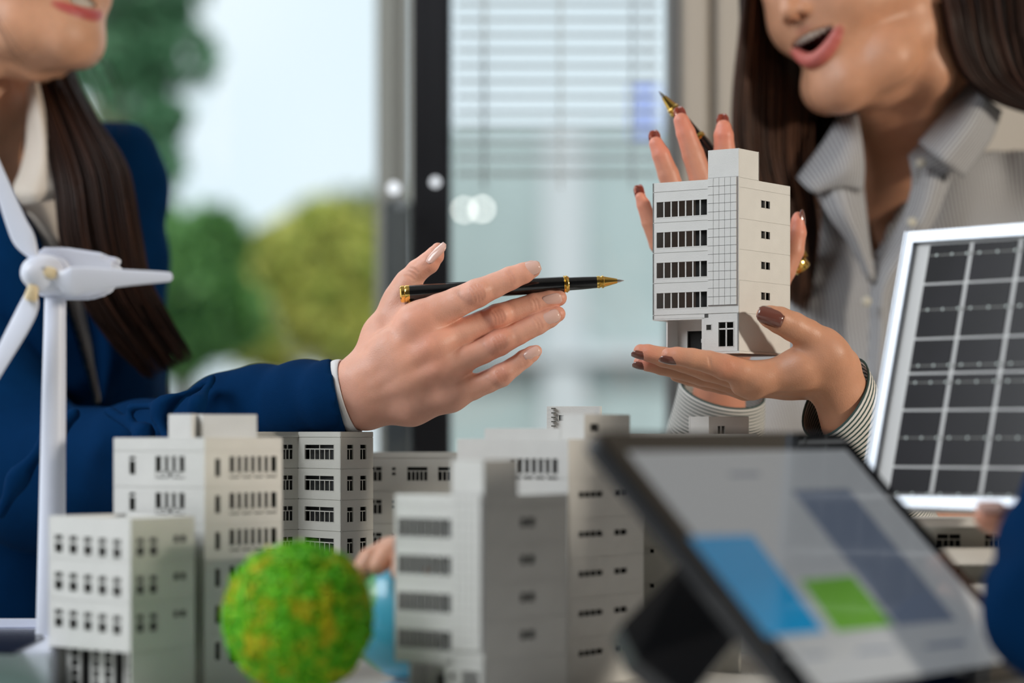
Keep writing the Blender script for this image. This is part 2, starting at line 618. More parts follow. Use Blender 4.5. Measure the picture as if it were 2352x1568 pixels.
def join_np(parts):
    V, Q, K = [], [], []
    b = 0
    for v, q, c in parts:
        V.append(v); Q.append(q + b); K.append(c); b += len(v)
    return np.concatenate(V), np.concatenate(Q), np.concatenate(K)

def nail(center, axis, normal, L, W, R, m, parent, label=None):
    """curved nail plate: centre of the finger at the nail, finger axis, outward normal, finger radius R"""
    ax = Vector(axis).normalized()
    nn = Vector(normal); nn = (nn - ax * nn.dot(ax)).normalized()
    sd = ax.cross(nn)
    nu, nv = 9, 11
    V, Q = [], []
    for j in range(nv):
        v = j / (nv - 1)
        wd = W * (0.86 + 0.14 * math.sin(v * PI)) * (1.0 if v < 0.7 else math.sqrt(max(0.05, 1 - ((v - 0.7) / 0.34) ** 2)))
        if v < 0.12: wd *= 0.75 + 0.25 * v / 0.12
        for i in range(nu):
            u = (i / (nu - 1) - 0.5) * wd
            an = u / (R * 0.85)
            p = Vector(center) + ax * (v - 0.45) * L + nn * (R * 1.02 - R * 0.85 * (1 - math.cos(an)) - 0.0012 * (v - 0.3) ** 2 * 4) + sd * (R * 0.85 * math.sin(an))
            V.append(tuple(p))
    for j in range(nv - 1):
        for i in range(nu - 1):
            Q.append((j * nu + i, j * nu + i + 1, (j + 1) * nu + i + 1, (j + 1) * nu + i))
    o = link('fingernail', mesh_np('fingernail', V, Q), m, parent, smooth=True)
    md = o.modifiers.new('thickness', 'SOLIDIFY'); md.thickness = 0.0008; md.offset = 0
    if label: o['label'] = label
    return o
# ------------------------------------------------------------------ the room
def sbox(name, lo, hi, m, bevel=0.0):
    o = box(name, lo, hi, m, None, bevel)
    o['kind'] = 'structure'
    return o

sbox('floor', (-2.6, -2.2, -0.05), (2.6, 2.62, 0.0), M['floor'])
sbox('ceiling', (-2.6, -2.2, 2.7), (2.6, 2.62, 2.75), M['ceil'])
sbox('wall_behind', (-2.6, -2.3, 0), (2.6, -2.2, 2.7), M['wallp'])
sbox('wall_left', (-2.6, -2.2, 0), (-2.5, 0.9, 2.7), M['wallp'])
sbox('wall_right', (2.5, -2.2, 0), (2.6, 2.62, 2.7), M['wallp'])
# the glazed wall behind the people
GY = 2.52
def glass_mat():
    m = bpy.data.materials.new('window_glass')
    m.use_nodes = True
    t = m.node_tree; t.nodes.clear()
    o = t.nodes.new('ShaderNodeOutputMaterial'); mx = t.nodes.new('ShaderNodeMixShader')
    a = t.nodes.new('ShaderNodeBsdfTransparent'); g = t.nodes.new('ShaderNodeBsdfGlossy')
    a.inputs['Color'].default_value = (0.97, 0.99, 0.99, 1)
    g.inputs['Roughness'].default_value = 0.02
    mx.inputs['Fac'].default_value = 0.06
    t.links.new(a.outputs[0], mx.inputs[1]); t.links.new(g.outputs[0], mx.inputs[2]); t.links.new(mx.outputs[0], o.inputs['Surface'])
    return m
M['glass'] = glass_mat()

def window(name, x0, x1, z0, z1):
    w_ = sbox(name, (x0, GY - 0.003, z0), (x1, GY + 0.003, z1), M['glass'])
    for nm, lo, hi in (('frame', (x0, GY - 0.02, z0 - 0.04), (x1, GY + 0.02, z0)), ('frame', (x0, GY - 0.02, z1), (x1, GY + 0.02, z1 + 0.04))):
        box('window_frame', lo, hi, M['post'], w_, 0.002)
    return w_
PXW = lambda px: (px - 1176) * GY / F
window('window_1', -2.6, PXW(950), 0.08, 2.62)
window('window_2', PXW(1036), PXW(1535), 0.08, 2.62)
sbox('trim_1', (PXW(950), GY - 0.035, 0), (PXW(1036), GY + 0.035, 2.7), M['post'], 0.002)
# beige pillar and the wall right of it
sbox('pillar_beige', (PXW(1562), GY - 0.02, 0), (PXW(1628), GY + 0.06, 2.7), M['curtain'], 0.004)
sbox('pillar_grey', (PXW(1535), GY - 0.01, 0), (PXW(1562), GY + 0.06, 2.7), M['wallp'], 0.002)
sbox('pillar_beige', (PXW(1640), GY - 0.02, 0), (PXW(1735), GY + 0.06, 2.7), M['curtain'], 0.004)
sbox('wall_beige', (PXW(1628), GY + 0.01, 0), (2.6, GY + 0.08, 2.7), M['curtain'])

# venetian blind behind the second pane: every slat a part of its own
bl = thing('venetian_blind', (PXW(1290), GY + 0.07, 2.6), 'white venetian blind hanging behind the glass right of the dark post', 'blind')
slat_me = None
ztop = EYE + 1000 * GY / F + 0.14
pitch = 0.0165
nsl = 20
for i in range(nsl):
    z = ztop - i * pitch
    if slat_me is None:
        V = []; Q = []
        hw = (PXW(1522) - PXW(1044)) / 2
        for j in range(5):
            a = (j / 4 - 0.5)
            y = a * 0.014; dz = 0.0008 * (1 - (2 * a) ** 2) - a * 0.0028
            for x in (-hw, hw): V.append((x, y, dz))
        for j in range(4): Q.append((2 * j, 2 * j + 1, 2 * j + 3, 2 * j + 2))
        slat_me = mesh_np('slat', V, Q); slat_me.materials.append(M['slat'])
    o = bpy.data.objects.new('slat', slat_me); C.objects.link(o); o.parent = bl
    o.location = (PXW(1283) - PXW(1290), 0, z - 2.6)
for sx in (1110, 1290, 1460):
    box('ladder_cord', (PXW(sx) - 0.0015, GY + 0.068, ztop - nsl * pitch), (PXW(sx) + 0.0015, GY + 0.072, 2.6), M['slat'], bl)
box('head_rail', (PXW(1044), GY + 0.05, 2.58), (PXW(1522), GY + 0.09, 2.62), M['slat'], bl)

# added glowing balls that stand in for reflected highlights beside the post
M['highlight'] = mat('highlight_glow', (1.0, 0.95, 0.88), 0.5, emit=13.0)
M['highlight_dim'] = mat('highlight_glow_dim', (0.9, 0.95, 1.0), 0.5, emit=1.1)
for q_ in ('highlight', 'highlight_dim'): M[q_].node_tree.nodes['Principled BSDF'].inputs['Base Color'].default_value = (.02, .02, .02, 1)
def glint(px, py, Y, r, m, label):
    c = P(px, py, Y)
    t = thing('glint_disc', c, label, 'highlight')
    lathe('glint', c - Vector((0, 0, r)), c + Vector((0, 0, r)), [(0, 0), (0.1, r * .6), (0.3, r * .92), (0.5, r), (0.7, r * .92), (0.9, r * .6), (1, r * .2)], m, t, 16)
    lathe('added_cord', c + Vector((0, 0, r)), Vector((c.x, c.y, 2.7)), [(0, 0.0004), (1, 0.0004)], M['post'], t, 6)
glint(1066, 482, 5.4, 0.0050, M['highlight'], 'left of the two added bright round glints just right of the dark post')
glint(1107, 480, 5.4, 0.0055, M['highlight'], 'right of the two added bright round glints, farther from the dark post')
glint(1000, 418, 2.44, 0.0050, M['highlight_dim'], 'added dim round bulb in front of the dark window post')
glint(905, 432, 2.44, 0.0065, M['highlight_dim'], 'added dim round bulb just left of the dark window post')

# outside
M['pave'] = mat('pale_paving', (0.46, 0.42, 0.37), 0.8, var=0.1, vscale=1)
ground = sbox('ground', (-14, 2.9, -0.6), (14, 30, -0.5), M['pave'])
sbox('path', (-4, 2.65, -0.05), (4, 6.5, -0.01), M['pave'])
M['outwall'] = mat('pale_teal_render', (0.36, 0.44, 0.455), 0.7, var=0.16, vscale=1.6)
bo = thing('pale_house', P(1290, 1000, 8.0) - Vector((0, 0, 1.4)), 'pale blue green house wall seen blurred through the blind window', 'building')
def PO(px, Y): return (px - 1176) * Y / F
box('wall', (PO(1015, 8), 8, -0.5), (PO(1900, 8), 8.4, 1.93), M['outwall'], bo)
M['outlight'] = mat('white_render', (0.52, 0.56, 0.60), 0.7)
box('pilaster', (PO(1245, 7.96), 7.93, -0.5), (PO(1345, 7.96), 8.0, 1.93), M['outlight'], bo, 0.01)
box('ledge', (PO(1015, 7.96), 7.9, 1.15), (PO(1900, 7.96), 8.0, 1.2), M['outlight'], bo, 0.01)
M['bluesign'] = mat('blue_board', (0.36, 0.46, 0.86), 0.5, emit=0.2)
sg = box('blue_sign', (PO(1450, 4.0), 4.0, EYE + (1000 - 315) * 4 / F), (PO(1512, 4.0), 4.03, EYE + (1000 - 190) * 4 / F), M['bluesign'], None, 0.005)
tag(sg, 'small blue board hanging outside at the right end of the blind', 'sign')
box('bracket', (PO(1486, 4.0), 4.01, EYE + (1000 - 190) * 4 / F), (PO(1490, 4.0), 4.02, 2.4), M['post'], sg)
# column outside left of the dark post
M['col'] = mat('grey_column', (0.46, 0.43, 0.39), 0.7)
co = sbox('column_grey', (PO(862, 3.1), 3.1, -0.05), (PO(932, 3.1), 3.3, 2.7), M['col'], 0.01)
M['coldark'] = mat('dark_door_frame', (0.12, 0.125, 0.13), 0.5)
sbox('door_1', (PO(880, 2.72), 2.72, 0), (PO(945, 2.72), 2.76, EYE + (1000 - 455) * 2.72 / F), M['coldark'], 0.004)

# trees: trunk, branches and a leafy crown
def leaf_mat(name, c1, c2):
    m = mat(name, c1, 0.6, attr='col')
    return m
M['leaf'] = leaf_mat('leaves', (0.1, 0.25, 0.06), None)
M['bark'] = mat('bark', (0.10, 0.07, 0.05), 0.9)
def tree(base, clumps, nleaf, size, c1, c2, label, name='leafy_tree'):
    t = thing(name, base, label, 'tree')
    top = Vector(clumps[0][0])
    lathe('trunk', base, base.lerp(top, 0.9), [(0, 0.11), (0.4, 0.08), (1, 0.03)], M['bark'], t, 10)
    V, Q, K = [], [], []
    per = nleaf // len(clumps)
    b = 0
    for c, r in clumps:
        c = np.array(tuple(c))
        d = np.random.normal(size=(per, 3)); d /= np.linalg.norm(d, axis=1)[:, None]
        p = c + d * (r * np.random.uniform(0.35, 1, per) ** 0.5)[:, None] * np.array([1, 1, 0.9])
        a1 = np.random.normal(size=(per, 3)); a1 /= np.linalg.norm(a1, axis=1)[:, None]
        a2 = np.cross(a1, np.random.normal(size=(per, 3))); a2 /= np.linalg.norm(a2, axis=1)[:, None]
        sz = size * np.random.uniform(0.6, 1.4, per)[:, None]
        q = np.stack([p - a1 * sz, p + a2 * sz * .5, p + a1 * sz, p - a2 * sz * .5], 1).reshape(-1, 3)
        V.append(q)
        Q.append((np.arange(per * 4).reshape(-1, 4) + b)); b += per * 4
        mx = np.random.rand(per, 1)
        col = np.array(c1) * (1 - mx) + np.array(c2) * mx
        K.append(np.repeat(col, 4, axis=0))
    me = mesh_np('foliage', np.concatenate(V), np.concatenate(Q), col=np.concatenate(K))
    o = link('foliage', me, M['leaf'], t)
    o['kind'] = 'stuff'
def cl(px, py, Y, r): return (P(px, py, Y), r * Y / F)
TY = 7.0
tree(Vector((PO(300, 6), 6, -0.5)), [cl(280, 20, 6, 95), cl(370, 20, 6, 80), cl(235, 150, 6, 90), cl(375, 275, 6, 60), cl(310, 120, 6, 90), cl(200, -60, 6, 160), cl(180, 60, 6, 110), cl(400, -80, 6, 120), cl(300, 250, 6, 100), cl(420, 130, 6, 90), cl(340, 380, 6, 90), cl(330, 0, 6, 70)],
     4200, 0.022, (0.04, 0.16, 0.07), (0.12, 0.28, 0.15), 'dark green tree whose leaves hang above the left woman')
tree(Vector((PO(430, 7), 7, -0.5)), [cl(420, 640, 7, 130), cl(480, 560, 7, 90), cl(400, 760, 7, 120), cl(500, 720, 7, 110), cl(350, 600, 7, 140), cl(250, 500, 7, 160)],
     10000, 0.035, (0.06, 0.20, 0.04), (0.15, 0.32, 0.09), 'green round tree outside beside the left woman')
tree(Vector((PO(660, 7.5), 7.5, -0.5)), [cl(670, 600, 7.5, 110), cl(590, 650, 7.5, 100), cl(740, 540, 7.5, 90), cl(620, 760, 7.5, 110), cl(730, 700, 7.5, 120), cl(820, 600, 7.5, 100), cl(800, 760, 7.5, 110)],
     11000, 0.035, (0.26, 0.36, 0.06), (0.62, 0.58, 0.14), 'yellow green tree outside between the left woman and the column')
tree(Vector((PO(1180, 10), 10, -0.5)), [cl(800, 500, 10, 60), cl(860, 560, 10, 90), cl(900, 480, 10, 60)],
     4000, 0.045, (0.14, 0.20, 0.07), (0.30, 0.33, 0.16), 'far olive tree beyond the yellow green one')

# ------------------------------------------------------------------ the table
tb = thing('meeting_table', (0, 1.3, 0), 'white table top that carries the whole model town', 'table')
box('tabletop', (-1.1, 0.75, TABLE - 0.03), (1.1, 1.93, TABLE), M['table'], tb, 0.004)
for sx in (-1.0, 1.0):
    for sy in (0.85, 1.8):
        box('leg', (sx - 0.025, sy - 0.025, 0), (sx + 0.025, sy + 0.025, TABLE - 0.03), M['post'], tb, 0.003)

# ------------------------------------------------------------------ model buildings
def panel_mesh(W, H, holes, t_out=0.0005, t_in=0.0007, gap=0.00022):
    """wall panel in local (x along 0..W, y depth into the wall, z 0..H) with real openings; its edges are stepped so joints are recessed"""
    bm = bmesh.new()
    for y0, y1, g in ((0.0, t_out, gap), (t_out, t_out + t_in, 0.0)):
        us = sorted({0.0, W} | {min(max(v, 0), W) for h in holes for v in h[:2]})
        zs = sorted({g, H - g} | {min(max(v, g), H - g) for h in holes for v in h[2:4]})
        nu, nz_ = len(us) - 1, len(zs) - 1
        def solid(i, j):
            if i < 0 or j < 0 or i >= nu or j >= nz_: return False
            cu, cz = (us[i] + us[i + 1]) / 2, (zs[j] + zs[j + 1]) / 2
            return not any(h[0] < cu < h[1] and h[2] < cz < h[3] for h in holes)
        vc = {}
        def vv(i, j, y):
            k = (i, j, y)
            if k not in vc: vc[k] = bm.verts.new((us[i], y, zs[j]))
            return vc[k]
        for i in range(nu):
            for j in range(nz_):
                if not solid(i, j): continue
                bm.faces.new((vv(i, j, y0), vv(i + 1, j, y0), vv(i + 1, j + 1, y0), vv(i, j + 1, y0)))
                bm.faces.new((vv(i, j + 1, y1), vv(i + 1, j + 1, y1), vv(i + 1, j, y1), vv(i, j, y1)))
                if not solid(i - 1, j): bm.faces.new((vv(i, j + 1, y0), vv(i, j + 1, y1), vv(i, j, y1), vv(i, j, y0)))
                if not solid(i + 1, j): bm.faces.new((vv(i + 1, j, y0), vv(i + 1, j, y1), vv(i + 1, j + 1, y1), vv(i + 1, j + 1, y0)))
                if not solid(i, j - 1): bm.faces.new((vv(i, j, y0), vv(i, j, y1), vv(i + 1, j, y1), vv(i + 1, j, y0)))
                if not solid(i, j + 1): bm.faces.new((vv(i + 1, j + 1, y0), vv(i + 1, j + 1, y1), vv(i, j + 1, y1), vv(i, j + 1, y0)))
    me = bpy.data.meshes.new('wall_panel'); bm.to_mesh(me); bm.free()
    me.materials.append(M['plastic'])
    return me

_wc = {}
def window_mesh(w_, h_, nv, hs, rim, bar):
    key = (round(w_, 4), round(h_, 4), nv, tuple(hs), rim, bar)
    if key in _wc: return _wc[key]
    bm = bmesh.new()
    y0, y1 = 0.0003, 0.0009
    if rim > 0:
        for a, b in (((-rim, -rim), (w_ + rim, 0.00015)), ((-rim, h_ - .00015), (w_ + rim, h_ + rim)), ((-rim, 0), (0.00015, h_)), ((w_ - .00015, 0), (w_ + rim, h_))):
            add_box(bm, (a[0], -0.0002, a[1]), (b[0], 0.0008, b[1]))
    # hs: list of (height fraction of a rail, number of panes below it); the last band is above
    zs = [0.0] + [f * h_ for f, _ in hs] + [h_]
    cols = [n for _, n in hs] + [nv]
    for f, _ in hs: add_box(bm, (0, y0, f * h_ - bar / 2), (w_, y1, f * h_ + bar / 2))
    for k in range(len(cols)):
        for i in range(1, cols[k]):
            x = w_ * i / cols[k]
            add_box(bm, (x - bar / 2, y0, zs[k]), (x + bar / 2, y1, zs[k + 1]))
    me = bpy.data.meshes.new('window'); bm.to_mesh(me); bm.free(); me.materials.append(M['plastic'])
    _wc[key] = me
    return me

def facade(root, a, b, z0, z1, lines, wins, thick=0.0012):
    """wall between plan points a (left) and b (right) seen from outside; lines = joint heights; wins = (u0, u1, z0, z1, nv, hs, rim, bar, frame?) in metres"""
    a, b = Vector((*a, 0)), Vector((*b, 0))
    W = (b - a).length
    ang = math.atan2(b.y - a.y, b.x - a.x)
    hs = sorted([z0] + [z for z in lines if z0 < z < z1] + [z1])
    cache = {}
    for lo, hi in zip(hs[:-1], hs[1:]):
        hl = [(w_[0], w_[1], w_[2] - lo, w_[3] - lo) for w_ in wins if w_[2] < hi and w_[3] > lo]
        key = (round(hi - lo, 5), tuple(tuple(round(v, 5) for v in h) for h in hl))
        if key not in cache: cache[key] = panel_mesh(W, hi - lo, hl)
        o = bpy.data.objects.new('wall_panel', cache[key]); C.objects.link(o); o.parent = root
        o.location = (a.x, a.y, lo); o.rotation_euler = (0, 0, ang)
    for w_ in wins:
        me = window_mesh(w_[1] - w_[0], w_[3] - w_[2], *w_[4:8])
        o = bpy.data.objects.new('window', me); C.objects.link(o); o.parent = root
        loc = a + (b - a).normalized() * w_[0]
        o.location = (loc.x, loc.y, w_[2]); o.rotation_euler = (0, 0, ang)

def prism(name, pts, z0, z1, m, root, local=True):
    bm = bmesh.new()
    lo = [bm.verts.new((x, y, z0)) for x, y in pts]; hi = [bm.verts.new((x, y, z1)) for x, y in pts]
    bm.faces.new(lo[::-1]); bm.faces.new(hi)
    n = len(pts)
    for i in range(n): bm.faces.new((lo[i], lo[(i + 1) % n], hi[(i + 1) % n], hi[i]))
    return link(name, bm_mesh(bm, name), m, root, local=local)

def model_building(label, plan, ref, ytop, ybot, lines, wins, back, group=None, core=True, grey=False, z_on_table=True, inset=0.006, cat='model building', corez=None):
    """plan: [(px, Y)] from left to right along the visible walls; ref: depth that turns heights in px into metres.
    lines: joint heights in px; wins: {wall index: [(x0, x1, y0, y1, nv, hs, rim, bar)]} in px; back: [(px, Y)] right to left"""
    pw = [Vector((PO(px, Y), Y)) for px, Y in plan]
    bw = [Vector((PO(px, Y), Y)) for px, Y in back]
    zt = (1000 - ytop) * ref / F + EYE
    zb = TABLE if z_on_table else (1000 - ybot) * ref / F + EYE
    base = Vector((sum(p.x for p in pw) / len(pw), sum(p.y for p in pw) / len(pw), zb))
    root = thing('model_building', base, label, cat, group=group)
    H = lambda y: (1000 - y) * ref / F + EYE - zb
    loc = lambda p: (p.x - base.x, p.y - base.y)
    zl = [H(y) for y in lines]
    for k in range(len(pw) - 1):
        a, b = pw[k], pw[k + 1]
        pa, pb = plan[k], plan[k + 1]
        W = (b - a).length
        def U(px):           # where the sight line at px meets the wall
            kx = (px - 1176) / F
            d = b - a
            s = (kx * a.y - a.x) / (d.x - kx * d.y)
            return s * W
        ws = []
        for w_ in wins.get(k, []):
            u0, u1 = max(U(w_[0]), 0.0005), min(U(w_[1]), W - 0.0005)
            ws.append((u0, u1, H(w_[3]), H(w_[2]), *w_[4:]))
        facade(root, loc(a), loc(b), 0, zt - zb, zl, ws)
    ring = [loc(p) for p in pw] + [loc(p) for p in bw]
    ctr = Vector((sum(r[0] for r in ring) / len(ring), sum(r[1] for r in ring) / len(ring)))
    def shrink(f): return [tuple(Vector(r) + (ctr - Vector(r)).normalized() * f) for r in ring]
    prism('roof', shrink(0.0012), zt - zb - 0.004, zt - zb - 0.0025, M['plastic'], root)
    core_ring = [(p.x - base.x + (0.003 if p.x - base.x < ctr.x else -0.003), p.y - base.y + 0.0035 + inset * .4) for p in pw] + [tuple(Vector(loc(p)) + (ctr - Vector(loc(p))).normalized() * .004) for p in bw]
    if core: prism('shade_core', core_ring, 0.001 if corez is None else H(corez), zt - zb - 0.005, M['dark_in'], root)  # solid black fill put in for the shade of the hollow inside
    # plain back walls
    bk = [loc(pw[-1])] + [loc(p) for p in bw] + [loc(pw[0])]
    for p, q in zip(bk[:-1], bk[1:]):
        facade(root, p, q, 0, zt - zb, zl, [])
    if grey:  # swap in the plastic that has shade in its colour
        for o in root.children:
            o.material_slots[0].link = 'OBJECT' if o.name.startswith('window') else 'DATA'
            if o.name.startswith('window'): o.material_slots[0].material = M['plastic_shaded']
            elif o.data.materials[0] == M['plastic']: o.data.materials[0] = M['plastic_shaded']
    return root, base, H

def block(root, base, H, plan, ref, ytop, ybot, back, wins={}, name='roof_block'):
    pw = [Vector((PO(px, Y), Y)) for px, Y in plan]; bw = [Vector((PO(px, Y), Y)) for px, Y in back]
    zt, zb = H(ytop), H(ybot)
    sub = bpy.data.objects.new(name, None); C.objects.link(sub); sub.parent = root; sub.empty_display_size = 0.01
    ring = [(p.x - base.x, p.y - base.y) for p in pw + bw]
    for k in range(len(ring)):
        p, q = Vector(ring[k]), Vector(ring[(k + 1) % len(ring)])
        ws = []
        for w_ in wins.get(k, []):
            a, b = pw[k], pw[k + 1]; W = (b - a).length
            def U(px):
                kx = (px - 1176) / F; d = b - a
                return (kx * a.y - a.x) / (d.x - kx * d.y) * W
            ws.append((U(w_[0]), U(w_[1]), H(w_[3]), H(w_[2]), *w_[4:]))
        hl = [(w_[0], w_[1], w_[2] - zb, w_[3] - zb) for w_ in ws]
        me = panel_mesh((q - p).length, zt - zb, hl)
        o = bpy.data.objects.new('wall_panel', me); C.objects.link(o); o.parent = sub
        o.location = (p.x, p.y, zb); o.rotation_euler = (0, 0, math.atan2(q.y - p.y, q.x - p.x))
        for w_ in ws:
            m2 = window_mesh(w_[1] - w_[0], w_[3] - w_[2], *w_[4:8])
            o2 = bpy.data.objects.new('window', m2); C.objects.link(o2); o2.parent = sub
            l2 = p + (q - p).normalized() * w_[0]
            o2.location = (l2.x, l2.y, w_[2]); o2.rotation_euler = o.rotation_euler
    cr_ = sum((Vector(q) for q in ring), Vector((0, 0))) / len(ring)
    prism('slab', [tuple(Vector(r) + (cr_ - Vector(r)).normalized() * .0016) for r in ring], zt - 0.003, zt - 0.001, M['plastic'], sub)
    prism('shade_core', [tuple(Vector(r) * 0.92 + sum((Vector(q) for q in ring), Vector((0, 0))) / len(ring) * 0.08) for r in ring], zb, zt - 0.004, M['dark_in'], sub)

R1, B1 = 0.00025, 0.0007
# small three-storey building, front left
w0, w1 = [], []
for r in range(3):
    dy = r * 88
    for i in range(5):
        x = 126 + i * 33.4
        w0.append((x, x + 18, 1234 + dy + i * 1.4, 1276 + dy + i * 1.8, 1, [(0.62, 1)], R1, 0.0018))
    for x in (314, 344): w1.append((x, x + 17, 1237 + dy, 1278 + dy, 1, [(0.62, 1)], R1, 0.0018))
    w1.append((399, 411, 1234 + dy, 1251 + dy, 1, [], R1, B1)); w1.append((415, 427, 1234 + dy, 1251 + dy, 1, [], R1, B1))
Yr = 1.45
sm, smb, smH = model_building('small pale building with five window columns, overhanging its glazed ground floor', [(112, 1.500), (300, 1.45), (447, 1.495)], 1.45, 1190, 1562,
    [1290, 1386, 1500], {0: w0, 1: w1}, [(290, 1.545)], inset=0.004, corez=1499)
# the front wall stops at the overhang: recessed ground floor in front of the core
for o in list(sm.children):
    if o.name.startswith('wall_panel') and o.location.z < 0.001 and abs(o.rotation_euler.z + 0.83) < 0.35:
        bpy.data.objects.remove(o)
gl = Vector((PO(153, 1.50) - smb.x, 1.500 - smb.y)); gr = Vector((PO(331, 1.478) - smb.x, 1.4715 - smb.y))
gw = []
Wg = (gr - gl).length
for c0 in (0.06, 0.50):
    gw.append((Wg * c0, Wg * (c0 + 0.10), 0.004, smH(1503), 1, [(0.25, 1), (0.5, 1), (0.75, 1)], R1, 0.0011))
    gw.append((Wg * (c0 + 0.13), Wg * (c0 + 0.26), 0.002, smH(1506), 1, [], R1, B1))
    gw.append((Wg * (c0 + 0.29), Wg * (c0 + 0.37), 0.004, smH(1503), 1, [(0.25, 1), (0.5, 1), (0.75, 1)], R1, 0.0011))
facade(sm, gl, gr, 0, smH(1500), [], gw)
gn = Vector((gr.y - gl.y, -(gr.x - gl.x))).normalized()
gb = Vector((PO(290, 1.545) - smb.x, 1.545 - smb.y))
prism('shade_core', [tuple(gl - gn * .004), tuple(gr - gn * .004), tuple(gr - gn * .02), tuple(gb - Vector((0, .006))), tuple(gl - gn * .02)], 0.001, smH(1500), M['dark_in'], sm)
prism('overhang', [(PO(112, 1.5) - smb.x + .0014, 1.5 - smb.y), (PO(300, 1.45) - smb.x, 1.4514 - smb.y), (gr.x, gr.y), (gl.x, gl.y)], smH(1500), smH(1500) + .0012, M['plastic'], sm)

# tall building behind it
w0, w1 = [], []
for r in range(6):
    dy = r * 84.7
    w0.append((297, 311, 1048 + dy, 1091 + dy, 1, [(0.78, 1)], R1, 0.0012))
    w0.append((357, 424, 1047 + dy, 1099 + dy, 4, [(0.17, 2)], R1, 0.0030))
    w1.append((494, 506, 1053 + dy, 1095 + dy, 1, [], R1, 0.001))
    if r < 5: w1.append((527, 635, 1048 + dy, 1099 + dy, 7, [(0.17, 4)], R1, 0.0026))
    else: w1.append((527, 635, 1030 + dy + 20, 1105 + dy, 2, [(0.8, 4)], R1, 0.0016))
tall, tb_, tH = model_building('tall pale building with slit windows, behind the green ball tree', [(261, 1.555), (470, 1.515), (648, 1.565)], 1.515, 1005, 1558,
    [1036, 1120, 1205, 1289, 1374, 1459], {0: w0, 1: w1}, [(460, 1.625)])
block(tall, tb_, tH, [(387, 1.566), (441, 1.555), (465, 1.58)], 1.515, 949, 1006, [(410, 1.60)])
block(tall, tb_, tH, [(441, 1.58), (466, 1.560), (590, 1.567)], 1.515, 950, 1006, [(560, 1.600)])

# faceted building to the right of it, in focus
w0, w1, w2 = [], [], []
for r in range(5):
    dy = r * 72.6
    w0.append((604, 626, 1021 + dy, 1056 + dy, 3, [(0.68, 3)], R1, B1)); w0.append((649, 673, 1021 + dy, 1056 + dy, 2, [(0.68, 3)], R1, B1))
    w1.append((700, 767, 1021 + dy, 1056 + dy, 2, [(0.70, 6)], R1, B1))
    w2.append((797, 811, 1021 + dy, 1056 + dy, 1, [(0.70, 2)], R1, B1)); w2.append((827, 841, 1021 + dy, 1056 + dy, 1, [(0.70, 2)], R1, B1))
fac, fb, fH = model_building('faceted shade-toned building right of the tall one, every storey lined with small windows', [(560, 1.745), (685, 1.775), (782, 1.73), (857, 1.765)], 1.72, 991, 1562,
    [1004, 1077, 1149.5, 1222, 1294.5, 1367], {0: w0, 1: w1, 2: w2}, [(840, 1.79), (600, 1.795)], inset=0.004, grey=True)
# long low building behind
w0 = []
for r in range(4):
    dy = r * 76
    w0 += [(846, 877, 1072 + dy, 1105 + dy, 2, [(0.70, 3)], R1, B1), (900, 909, 1073 + dy, 1080 + dy, 1, [], R1, B1), (900, 909, 1085 + dy, 1092 + dy, 1, [], R1, B1),
           (935, 982, 1072 + dy, 1104 + dy, 1, [(0.70, 5)], R1, B1), (1006, 1036, 1072 + dy, 1104 + dy, 1, [(0.7, 3)], R1, B1)]
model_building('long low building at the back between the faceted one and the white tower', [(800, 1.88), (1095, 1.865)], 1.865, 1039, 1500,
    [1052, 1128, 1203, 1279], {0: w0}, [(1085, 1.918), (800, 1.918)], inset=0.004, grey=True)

# big building behind the white tower
w0, w1 = [], []
w0.append((1171, 1281, 1053, 1101, 7, [(0.2, 4)], R1, 0.002))
for r in range(6):
    dy = r * 92
    if r: w0.append((1264, 1283, 1050 + dy, 1102 + dy, 1, [(0.3, 1)], R1, 0.001))
    w1.append((1329, 1384, 1130 + dy, 1144 + dy, 4, [], R1, 0.0009)); w1.append((1411, 1440, 1130 + dy, 1144 + dy, 2, [], R1, 0.0009))
w1 = [q for q in w1 if q[3] < 1540]
big, bb, bH = model_building('big grey building directly behind the white tower, half hidden by the tablet', [(1050, 1.575), (1305, 1.525), (1478, 1.60)], 1.525, 1008, 1575,
    [1100, 1192, 1284, 1376, 1468], {0: w0, 1: w1}, [(1230, 1.68)])
block(big, bb, bH, [(1290, 1.555), (1342, 1.545), (1447, 1.59)], 1.525, 950, 1010, [(1400, 1.62)], {1: [(1355, 1375, 972, 990, 1, [], R1, 0.001)]})
block(big, bb, bH, [(1113, 1.595), (1290, 1.575)], 1.575, 983, 1010, [(1280, 1.61), (1120, 1.62)])
# hut-roofed building farther behind
w0 = [(1283, 1296, 952, 966, 1, [], R1, 0.001)]
hut, hb, hH = model_building('pale building behind the big grey one, only its ladder-marked roof hut showing', [(1200, 1.74), (1330, 1.72), (1400, 1.75)], 1.72, 1004, 1560, [1030, 1102], {}, [(1300, 1.80)])
block(hut, hb, hH, [(1256, 1.745), (1381, 1.730)], 1.735, 932, 1004, [(1378, 1.775), (1262, 1.785)], {0: w0})
for k in range(5):
    y = 938 + k * 10
    p, q = P(1266, y, 1.7425), P(1276, y, 1.7412)
    box('ladder_rung', (p.x, 1.7395, p.z - 0.0004), (q.x, 1.7425, p.z + 0.0004), M['bus_thin'], hut)
